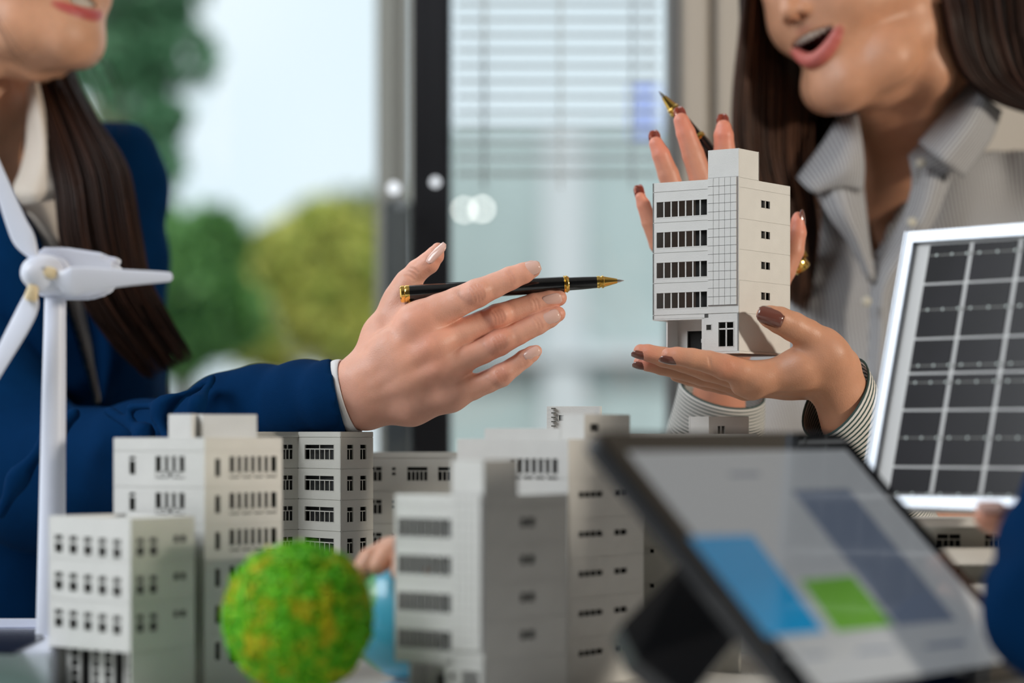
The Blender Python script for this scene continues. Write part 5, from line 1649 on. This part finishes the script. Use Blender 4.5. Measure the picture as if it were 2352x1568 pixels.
# ------------------------------------------------------------------ wind turbine model
YT = 1.60
tu = thing('wind_turbine', P(117, 1450, YT), 'white model wind turbine with yellowed blade roots on a white base, far left', 'wind turbine')
bz = EYE - 0.132
lathe('tower', Vector((P(116, 1450, YT).x, YT, bz)), P(127, 684, YT), [(0, 35 * YT / F), (.03, 33 * YT / F), (.7, 27.5 * YT / F), (1, 24 * YT / F), (1, 0)], M['turbine'], tu, 40)
def poly_extrude(name, pts_px, Y, depth, m, parent, bevel=0.001):
    bm = bmesh.new()
    f = [bm.verts.new(P(x, y, Y)) for x, y in pts_px]
    b = [bm.verts.new(P(x, y, Y) + Vector((0, depth, 0))) for x, y in pts_px]
    n = len(f)
    bm.faces.new(f); bm.faces.new(b[::-1])
    for i in range(n): bm.faces.new((f[i], b[i], b[(i + 1) % n], f[(i + 1) % n]))
    bmesh.ops.recalc_face_normals(bm, faces=bm.faces)
    if bevel: bmesh.ops.bevel(bm, geom=bm.edges[:], offset=bevel, segments=3, affect='EDGES')
    return link(name, bm_mesh(bm, name), m, parent, smooth=False)
poly_extrude('nacelle', [(84, 672), (96, 683), (190, 683), (228, 672), (246, 658), (262, 626), (262, 600), (238, 588), (236, 580), (150, 567), (92, 567), (80, 600)], 1.592, 0.034, M['turbine'], tu, 0.0018)
poly_extrude('nacelle_vent', [(228, 600), (266, 604), (268, 591), (240, 586), (228, 588)], 1.600, 0.02, M['turbine'], tu, 0.0006)
hubc, hubb = P(62, 622, 1.560), P(128, 634, 1.592)
lathe('spinner', hubc, hubb, [(0, 0), (.02, .0028), (.08, .0060), (.2, .0095), (.4, .0122), (.6, .0130), (.72, .0130), (.72, .0118), (.80, .0118), (.80, .0126), (1, .0128), (1, 0)], M['turbine'], tu, 40)
def blade(stations, name='blade'):
    V, Q = [], []
    n = 20
    St = catmull([(*P(x, y, Y), wx, th, tw) for x, y, Y, wx, th, tw in stations], 26)
    pts_ = St[:, :3]
    for j, r in enumerate(St):
        d = Vector(pts_[min(j + 1, len(St) - 1)] - pts_[max(j - 1, 0)]).normalized()
        sx = Vector((0, -1, 0)).cross(d).normalized()
        nz_ = d.cross(sx)
        a = sx * math.cos(r[5]) + nz_ * math.sin(r[5]); b = d.cross(a)
        for i in range(n):
            an = 2 * PI * i / n
            V.append(tuple(Vector(r[:3]) + a * (math.cos(an) * max(r[3], 1e-4)) + b * (math.sin(an) * max(r[4], 1e-4))))
    for j in range(len(St) - 1):
        for i in range(n): Q.append((j * n + i, j * n + (i + 1) % n, (j + 1) * n + (i + 1) % n, (j + 1) * n + i))
    return link(name, mesh_np(name, V, Q), M['turbine'], tu, smooth=True)
m_ = 1.575 / F
blade([(112, 627, 1.572, 10 * m_, 10 * m_, .2), (132, 636, 1.568, 14 * m_, 9 * m_, .2), (160, 646, 1.566, 34 * m_, 7 * m_, .3), (190, 643, 1.566, 31 * m_, 5.5 * m_, .3), (280, 638, 1.568, 20 * m_, 4 * m_, .2), (380, 636, 1.57, 12 * m_, 3 * m_, .1), (394, 636, 1.57, 8 * m_, 2 * m_, .1), (397, 636, 1.57, .5 * m_, .5 * m_, .1)])
blade([(90, 612, 1.572, 9 * m_, 9 * m_, 0), (78, 588, 1.572, 12 * m_, 8 * m_, 0), (56, 550, 1.572, 27 * m_, 6 * m_, -.2), (36, 508, 1.572, 25 * m_, 5 * m_, -.2), (-5, 400, 1.572, 17 * m_, 4 * m_, -.1), (-48, 290, 1.572, 11 * m_, 3 * m_, 0), (-54, 276, 1.572, .5 * m_, .5 * m_, 0)])
blade([(84, 644, 1.572, 9 * m_, 9 * m_, 0), (74, 668, 1.572, 12 * m_, 8 * m_, 0), (66, 704, 1.572, 25 * m_, 6 * m_, .3), (45, 748, 1.572, 26 * m_, 5 * m_, .3), (0, 830, 1.572, 20 * m_, 4 * m_, .2), (-60, 940, 1.572, 12 * m_, 3 * m_, .1), (-66, 950, 1.572, .5 * m_, .5 * m_, 0)])
lathe('glue_mark', P(95, 622, 1.5655), P(128, 630, 1.566), [(0, 0), (.1, .0032), (.5, .0040), (.85, .0038), (1, .0030), (1, 0)], M['glue'], tu, 20)
lathe('glue_mark', P(78, 650, 1.567), P(70, 690, 1.568), [(0, 0), (.1, .0032), (.5, .0040), (.85, .0044), (1, .0036), (1, 0)], M['glue'], tu, 20)
lathe('rivet', P(101, 616, 1.5605), P(101, 616, 1.564), [(0, 0), (.3, .0007), (1, .0011), (1, 0)], M['steel'], tu, 12)
xl_, xr_ = -0.42, PO(116, 1.478)
box('base', (xl_, 1.478, TABLE + 0.0015), (xr_, 1.70, bz), M['turbine'], tu, 0.0015)
box('rear_rail', (xl_, 1.655, bz), (PO(112, 1.655), 1.668, bz + 0.006), M['turbine'], tu, 0.001)
def flat(name, pts3, th, m, parent, n=None):
    bm = bmesh.new()
    pts3 = [Vector(p) for p in pts3]
    nn = n if n is not None else (pts3[1] - pts3[0]).cross(pts3[2] - pts3[0]).normalized()
    a = [bm.verts.new(p) for p in pts3]; b = [bm.verts.new(p + nn * th) for p in pts3]
    k = len(a)
    bm.faces.new(a[::-1]); bm.faces.new(b)
    for i in range(k): bm.faces.new((a[i], a[(i + 1) % k], b[(i + 1) % k], b[i]))
    return link(name, bm_mesh(bm, name), m, parent)
def onz(px, py, z):
    Y = (z - EYE) * F / (1000 - py)
    return Vector(((px - 1176) * Y / F, Y, z))
flat('solar_cell', [onz(-120, 1500, bz), onz(33, 1503, bz), onz(101, 1468, bz), onz(88, 1448, bz), onz(-120, 1446, bz)], 0.0012, M['cell'], tu, Vector((0, 0, 1)))

# ------------------------------------------------------------------ green mossy ball tree
bc = P(684, 1416, 1.40); br = 168 * 1.40 / F
tt = thing('ball_tree', (bc.x, bc.y, TABLE), 'bright green model tree with a round mossy crown flecked yellow', 'tree')
lathe('trunk', Vector((bc.x, bc.y, TABLE)), bc, [(0, .008), (.1, .004), (1, .0035)], M['bark'], tt, 12)
def ncol(p):
    d = (p - np.array(tuple(bc))) / br
    n1 = .8 * vnoise(d, 3.3, 4.0) + .75 * vnoise(d, 8.3, 1.5) + .55 * vnoise(d, 17, .5) + .3 * vnoise(d, 31, .9) - .12
    return n1
nn_ = 40000
d_ = np.random.normal(size=(nn_, 3)); d_ /= np.linalg.norm(d_, axis=1)[:, None]
lump = 1 + .030 * vnoise(d_, 6, 1.0) + .018 * vnoise(d_, 17, 2.0)
p_ = np.array(tuple(bc)) + d_ * (br * lump * np.random.uniform(.95, 1.035, nn_))[:, None]
nc = ncol(p_)
g1, g2, y1_ = np.array((0.06, 0.50, 0.003)), np.array((0.28, 0.78, 0.005)), np.array((0.70, 0.66, 0.008))
mixy = smoothstep(nc + np.random.normal(size=nn_) * .30, 0.05, 0.55)[:, None]
mixg = np.random.rand(nn_, 1)
colr = (g1 * (1 - mixg) + g2 * mixg) * (1 - mixy) + y1_ * mixy
a1 = np.cross(d_, np.random.normal(size=(nn_, 3))); a1 /= np.linalg.norm(a1, axis=1)[:, None]
a2 = np.cross(d_, a1) * np.random.uniform(.3, 1, (nn_, 1)) + d_ * np.random.uniform(-.9, .9, (nn_, 1))
sz = np.random.uniform(.0006, .0019, (nn_, 1))
q_ = np.stack([p_ - a1 * sz, p_ - a2 * sz, p_ + a1 * sz, p_ + a2 * sz], 1).reshape(-1, 3)
me = mesh_np('moss', q_, np.arange(nn_ * 4).reshape(-1, 4), col=np.repeat(colr, 4, axis=0))
M['moss'] = leaf_mat('moss', (0.1, 0.4, 0.02), None)
o = link('moss', me, M['moss'], tt); o['kind'] = 'stuff'
Fm = Field(A3(bc) - br - .004, A3(bc) + br + .004, .0016)
Fm.ell(A3(bc), (br * .965,) * 3, 0)
mp_, mq_ = Fm.mesh()
dd = (mp_ - A3(bc)); dd /= np.linalg.norm(dd, axis=1)[:, None]
mp_ += dd * (br * (.030 * vnoise(dd, 6, 1.0) + .014 * vnoise(dd, 17, 2.0)))[:, None]
kk = smoothstep(ncol(mp_), .15, .45)[:, None]
link('crown', mesh_np('crown', mp_, mq_, col=(g1 * (1 - kk) + y1_ * .8 * kk)), M['moss'], tt, smooth=True)

# ------------------------------------------------------------------ globe and the hand resting on it
gc = P(938, 1408, 1.522); gr_ = 150 * 1.515 / F
gl_ = thing('globe', (gc.x, gc.y, TABLE), 'blue toy globe with green land between the ball tree and the white tower', 'globe')
Fg = Field(A3(gc) - gr_ - .004, A3(gc) + gr_ + .004, .0016)
Fg.ell(A3(gc), (gr_,) * 3, 0)
gp, gq = Fg.mesh()
dd = (gp - A3(gc)) / gr_
kk = smoothstep(vnoise(dd, 2.6, 5.1), .20, .26)[:, None]
M['globe'] = mat('painted_globe', (0.1, 0.5, 0.7), 0.35, attr='col', coat=.3)
link('ball', mesh_np('ball', gp, gq, col=(np.array((0.07, 0.40, 0.58)) * (1 - kk) + np.array((0.10, 0.36, 0.14)) * kk)), M['globe'], gl_, smooth=True)
lathe('foot', Vector((gc.x, gc.y, TABLE)), Vector((gc.x, gc.y, gc.z - gr_ * .9)), [(0, 0), (0, .022), (.3, .018), (.6, .008), (1, .010)], M['turbine'], gl_, 24)
WH = thing('person', P(960, 1330, 1.60), 'hand of a hidden person, fingertips laid over the blue globe', 'person')
Fh = Field(A3(P(780, 1430, 1.50)) - .004, (PO(1060, 1.52), 1.72, EYE + (1000 - 1215) * 1.5 / F), .0014)
Fh.lo[1] = 1.455; Fh = Field((PO(775, 1.5), 1.455, EYE - .125), (PO(1075, 1.52), 1.72, EYE - .055), .0014)
Fh.chain(pts([(935, 1262, .03, 36), (955, 1290, .07, 50), (965, 1325, .12, 48), (970, 1345, .18, 50)], 1.50), .01)
Fh.chain(pts([(985, 1262, .03, 36), (985, 1290, .07, 50)], 1.50), .01)
f3 = Fh.like()
for L in ([(950, 1265, .03, 33), (895, 1264, .012, 31), (852, 1287, .006, 30), (830, 1312, .004, 26), (822, 1326, .004, 20)],
          [(960, 1258, .03, 33), (918, 1256, .004, 30), (885, 1280, -.018, 28), (868, 1300, -.024, 22)],
          [(975, 1256, .028, 32), (950, 1256, .000, 29), (930, 1285, -.026, 27), (918, 1312, -.031, 22)],
          [(990, 1260, .026, 31), (985, 1262, -.002, 27), (975, 1290, -.024, 24), (970, 1310, -.030, 20)],
          [(935, 1285, .06, 33), (895, 1305, .052, 29), (866, 1335, .047, 25)]):
    f3.chain(pts(L, 1.50), .0012)
Fh.merge(f3, .006)
h3, h3q = Fh.mesh()
link('body', mesh_np('body', h3, h3q, col=skin_colors(h3, (0.66, 0.35, 0.24), [])), M['skin'], WH, smooth=True)
loft('sleeve', [(tuple(P(968, 1340, 1.645)), v3(60, 0, 0), v3(0, 60, 0)), (tuple(P(970, 1352, 1.69)), v3(66, 0, 0), v3(0, 66, 0)), (tuple(P(972, 1365, 1.74)), v3(68, 0, 0), v3(0, 68, 0))], M['navy'], WH)

# ------------------------------------------------------------------ green base boards
def board(label, x0, x1, y0, y1):
    t = thing('base_board', ((x0 + x1) / 2, (y0 + y1) / 2, TABLE), label, 'base board')
    box('board', (x0, y0, TABLE), (x1, y1, TABLE + 0.0014), M['green_board'], t, 0.0003)
    box('white_edge', (x0 + .004, y0 - 0.0008, TABLE), (x1 - .004, y0, TABLE + 0.0010), M['turbine'], t)
board('thin green board between the tall slit-windowed building and the globe', PO(450, 1.50), PO(800, 1.45), 1.415, 1.47)
board('thin green board with a white edge under the turbine base', -0.42, PO(120, 1.46), 1.435, 1.476)

# ------------------------------------------------------------------ tablet in its stand
TL = P(1372, 996, 1.25)
ue = Vector((P(1938, 1002, 1.447) - TL)); ue.z = 0
UL_ = ue.length; u_ = ue.normalized()
ph = math.atan2(u_.y, u_.x)
th_ = math.atan((math.sin(ph) + (TL.x / TL.y) * math.cos(ph)) / 0.80)
v_ = Vector((math.sin(ph) * math.cos(th_), -math.cos(ph) * math.cos(th_), -math.sin(th_)))
n_t = u_.cross(v_); n_t = -n_t if n_t.z < 0 else n_t
VL_ = 0.188
tab = thing('tablet', TL + u_ * UL_ / 2 + v_ * VL_, 'large black tablet tilted on its stand, showing a blue and green chart', 'tablet')
def TP(a, b, h=0.0): return TL + u_ * a + v_ * b + n_t * h
def on_tab(px, py, h=0.0):
    d = Vector(((px - 1176) / F, 1, (1000 - py) / F)); e = Vector((0, 0, EYE))
    p0 = TL + n_t * h
    t = (p0 - e).dot(n_t) / d.dot(n_t)
    return e + d * t
def rounded(x0, y0, x1, y1, r, h, seg=6):
    out = []
    for cx, cy, a0 in ((x1 - r, y0 + r, -PI / 2), (x1 - r, y1 - r, 0), (x0 + r, y1 - r, PI / 2), (x0 + r, y0 + r, PI)):
        for i in range(seg + 1):
            a = a0 + PI / 2 * i / seg
            out.append(TP(cx + r * math.cos(a), cy + r * math.sin(a), h))
    return out
flat('case', rounded(-.003, -.003, UL_ + .003, VL_ + .003, .010, -.010), .0085, M['tab_body'], tab, n_t)
flat('front_glass', rounded(0, 0, UL_, VL_, .008, -.0015), .0015, M['tab_glass'], tab, n_t)
bz_ = 0.013
M['screen'] = mat('lit_screen', (0.33, 0.35, 0.37), 0.08, spec=.5, emit=0.36)
M['s_blue'] = mat('screen_blue', (0.01, 0.20, 0.42), 0.08, spec=.5, emit=0.42)
M['s_green'] = mat('screen_green', (0.10, 0.26, 0.035), 0.08, spec=.5, emit=0.42)
M['s_slate'] = mat('screen_slate', (0.13, 0.16, 0.22), 0.08, spec=.5, emit=0.32)
scr = flat('screen', rounded(bz_, bz_, UL_ - bz_, VL_ - bz_ * .8, .002, .00003), .0001, M['screen'], tab, n_t)
for nm, mm, pp in (('chart_shape', 's_blue', [(1580, 1232), (1728, 1228), (1895, 1450), (1762, 1462)]),
                   ('chart_shape', 's_green', [(1838, 1332), (1958, 1322), (2052, 1436), (1922, 1450)]),
                   ('chart_shape', 's_slate', [(1818, 1126), (1948, 1122), (2196, 1424), (2062, 1436)]),
                   ('caption', 's_slate', [(1672, 1086), (1742, 1085), (1748, 1092), (1678, 1093)]),
                   ('caption', 's_slate', [(1965, 1494), (2050, 1486), (2056, 1492), (1971, 1500)]),
                   ('caption', 's_slate', [(2122, 1480), (2212, 1470), (2220, 1479), (2130, 1489)]),
                   ('caption', 's_slate', [(1836, 1505), (1898, 1500), (1902, 1506), (1840, 1511)])):
    flat(nm, [on_tab(x, y, .00014) for x, y in pp], .00008, M[mm], scr, n_t)
lathe('camera_lens', TP(UL_ / 2, bz_ / 2, 0), TP(UL_ / 2, bz_ / 2, .0002), [(0, 0), (0, .002), (1, .002), (1, 0)], M['tab_body'], tab, 16)
st = [P(x, y, 1.29) for x, y in ((1405, 1470), (1556, 1315), (1665, 1395), (1680, 1460), (1520, 1600), (1440, 1545))]
flat('stand', [P(1405, 1470, 1.27), P(1440, 1545, 1.25), P(1560, 1640, 1.24), P(1700, 1460, 1.33), P(1665, 1395, 1.35), P(1556, 1315, 1.34)], .010, M['tab_body'], tab)
box('stand_foot', (P(1440, 1600, 1.27).x, 1.22, TABLE), (P(1900, 1600, 1.3).x, 1.30, TABLE + .012), M['tab_body'], tab, .002)

# ------------------------------------------------------------------ solar panel
s0 = P(2085, 536, 1.60)
su = Vector((1, -1.0, 0)).normalized()
sv = Vector((-.036, -.036, -.1800))
SV = sv.length; sv.normalize()
snn = su.cross(sv); snn = -snn if snn.y > 0 else snn
SU = 0.36  # widened out of view to keep the warm light off the big building
sol = thing('solar_panel', s0 + su * SU / 2 + sv * SV, 'framed solar panel of dark cells tilted at the right edge of the picture', 'solar panel')
def SP(a, b, h=0.0): return s0 + su * a + sv * b + snn * h
def on_sol(px, py):
    d = Vector(((px - 1176) / F, 1, (1000 - py) / F)); e = Vector((0, 0, EYE))
    t = (s0 - e).dot(snn) / d.dot(snn)
    p = e + d * t - s0
    return p.dot(su), p.dot(sv)
def srect(name, a0, a1, b0, b1, h, th, m, parent):
    return flat(name, [SP(a0, b0, h), SP(a0, b1, h), SP(a1, b1, h), SP(a1, b0, h)], th, m, parent, snn)
fw = .0075
srect('frame_rail', 0, SU, 0, fw, -.010, .013, M['alu'], sol)
srect('frame_rail', 0, SU, SV - fw, SV, -.010, .013, M['alu'], sol)
srect('frame_rail', 0, fw, fw, SV - fw, -.010, .013, M['alu'], sol)
srect('frame_rail', SU - fw, SU, fw, SV - fw, -.010, .013, M['alu'], sol)
sheet = srect('backsheet', fw * .5, SU - fw * .5, fw * .5, SV - fw * .5, -.004, .003, M['backsheet'], sol)
rows_ = [fw + .001] + [on_sol(2180, y)[1] for y in (649, 775, 855, 940, 1072)] + [SV - fw - .001]
cols_ = [on_sol(2137, 560)[0], on_sol(2232, 555)[0], on_sol(2345, 545)[0]]
dc = cols_[2] - cols_[1]
c = cols_[2]
while c + dc < SU - fw: c += dc; cols_.append(c)
gapc = .0018
for i in range(len(cols_) - 1):
    for j in range(len(rows_) - 1):
        g = .0007 if j != 3 else .0010
        srect('solar_cell', cols_[i] + (gapc if i else 0), cols_[i + 1] - gapc, rows_[j] + .0009, rows_[j + 1] - .0009, -.001, .0008, M['cell'], sol)
for y in (584, 709, 838, 877, 1005, 1135):
    b = on_sol(2180, y)[1]
    bm = bmesh.new()
    me = None
    bar = srect('busbar', cols_[0], cols_[-1], b - .0003, b + .0003, -.0002, .0001, M['bus_thin'], sol)
    k = 0
    for i in range(len(cols_) - 1):
        wq = cols_[i + 1] - cols_[i]
        for fr in (.2, .57, .93):
            p = SP(cols_[i] + wq * fr, b, -.0001)
            lathe('solder_dot', p, p + snn * .0004, [(0, 0), (0, .0010), (1, .0008), (1, 0)], M['busbar'], bar, 8)
srect('lip', 0, .0012, 0, SV, .003, .0008, M['alu'], sol)

# ------------------------------------------------------------------ person at the right edge
WC = thing('person', P(2450, 1500, 1.36), 'person at the right edge, navy sleeve and a thumb holding the solar panel', 'person')
Fc = Field((0.235, 0.86, 0.62), (0.84, 1.50, 1.22), .0035)
for L in ([(2440, 1130, .08, 92), (2425, 1260, .03, 132), (2425, 1400, 0, 152), (2510, 1510, -.03, 130)],):
    Fc.chain(pts(L, 1.29), .015)
Fc.chain(pts([(2290, 1330, -.03, 14), (2330, 1420, -.04, 16), (2400, 1500, -.05, 14)], 1.33), .016)
Fc.chain([(A3(P(2440, 1130, 1.41)), .024), (np.array((.40, 1.31, .955)), .050), (np.array((.50, 1.26, .985)), .055), (np.array((.66, 1.05, 1.06)), .060), (np.array((.74, .95, 1.14)), .065)], .02)  # unseen upper arm, placed to block the warm light from the tower
cp_, cq_ = Fc.mesh()
n_ = vnoise(cp_, 30, .4) * .003
cp_[:, 0] += n_; cp_[:, 1] += n_
link('sleeve', mesh_np('sleeve', cp_, cq_), M['navy'], WC, smooth=True)
Ff = Field((0.26, 1.37, 0.80), (0.42, 1.56, 0.92), .0013)
Ff.chain(pts([(2460, 1120, .06, 70), (2420, 1150, .055, 60), (2400, 1180, .05, 45)], 1.40), .01)
f4 = Ff.like()
for L in ([(2420, 1190, .045, 40), (2345, 1198, .036, 36), (2300, 1196, .030, 36), (2272, 1190, .026, 31), (2262, 1186, .025, 25)],
          [(2440, 1120, .09, 36), (2390, 1100, .135, 33), (2340, 1100, .15, 30)], [(2440, 1150, .09, 36), (2390, 1150, .135, 33), (2345, 1150, .15, 30)],
          [(2440, 1180, .09, 34), (2390, 1195, .13, 31), (2350, 1200, .145, 28)], [(2440, 1200, .08, 30), (2400, 1230, .12, 27), (2365, 1240, .13, 24)]):
    f4.chain(pts(L, 1.40), .0012)
Ff.merge(f4, .006)
fp_, fq_ = Ff.mesh()
link('body', mesh_np('body', fp_, fq_, col=skin_colors(fp_, (0.68, 0.36, 0.25), [(P(2262, 1188, 1.42), .014, (0.74, .30, .2), .5)])), M['skin'], WC, smooth=True)
nail(P(2272, 1180, 1.425), Vector((-1, 0, .1)), Vector((-.3, -.5, 1)), .016, .014, 30 * 1.42 / F, M['nail_pale'], WC)
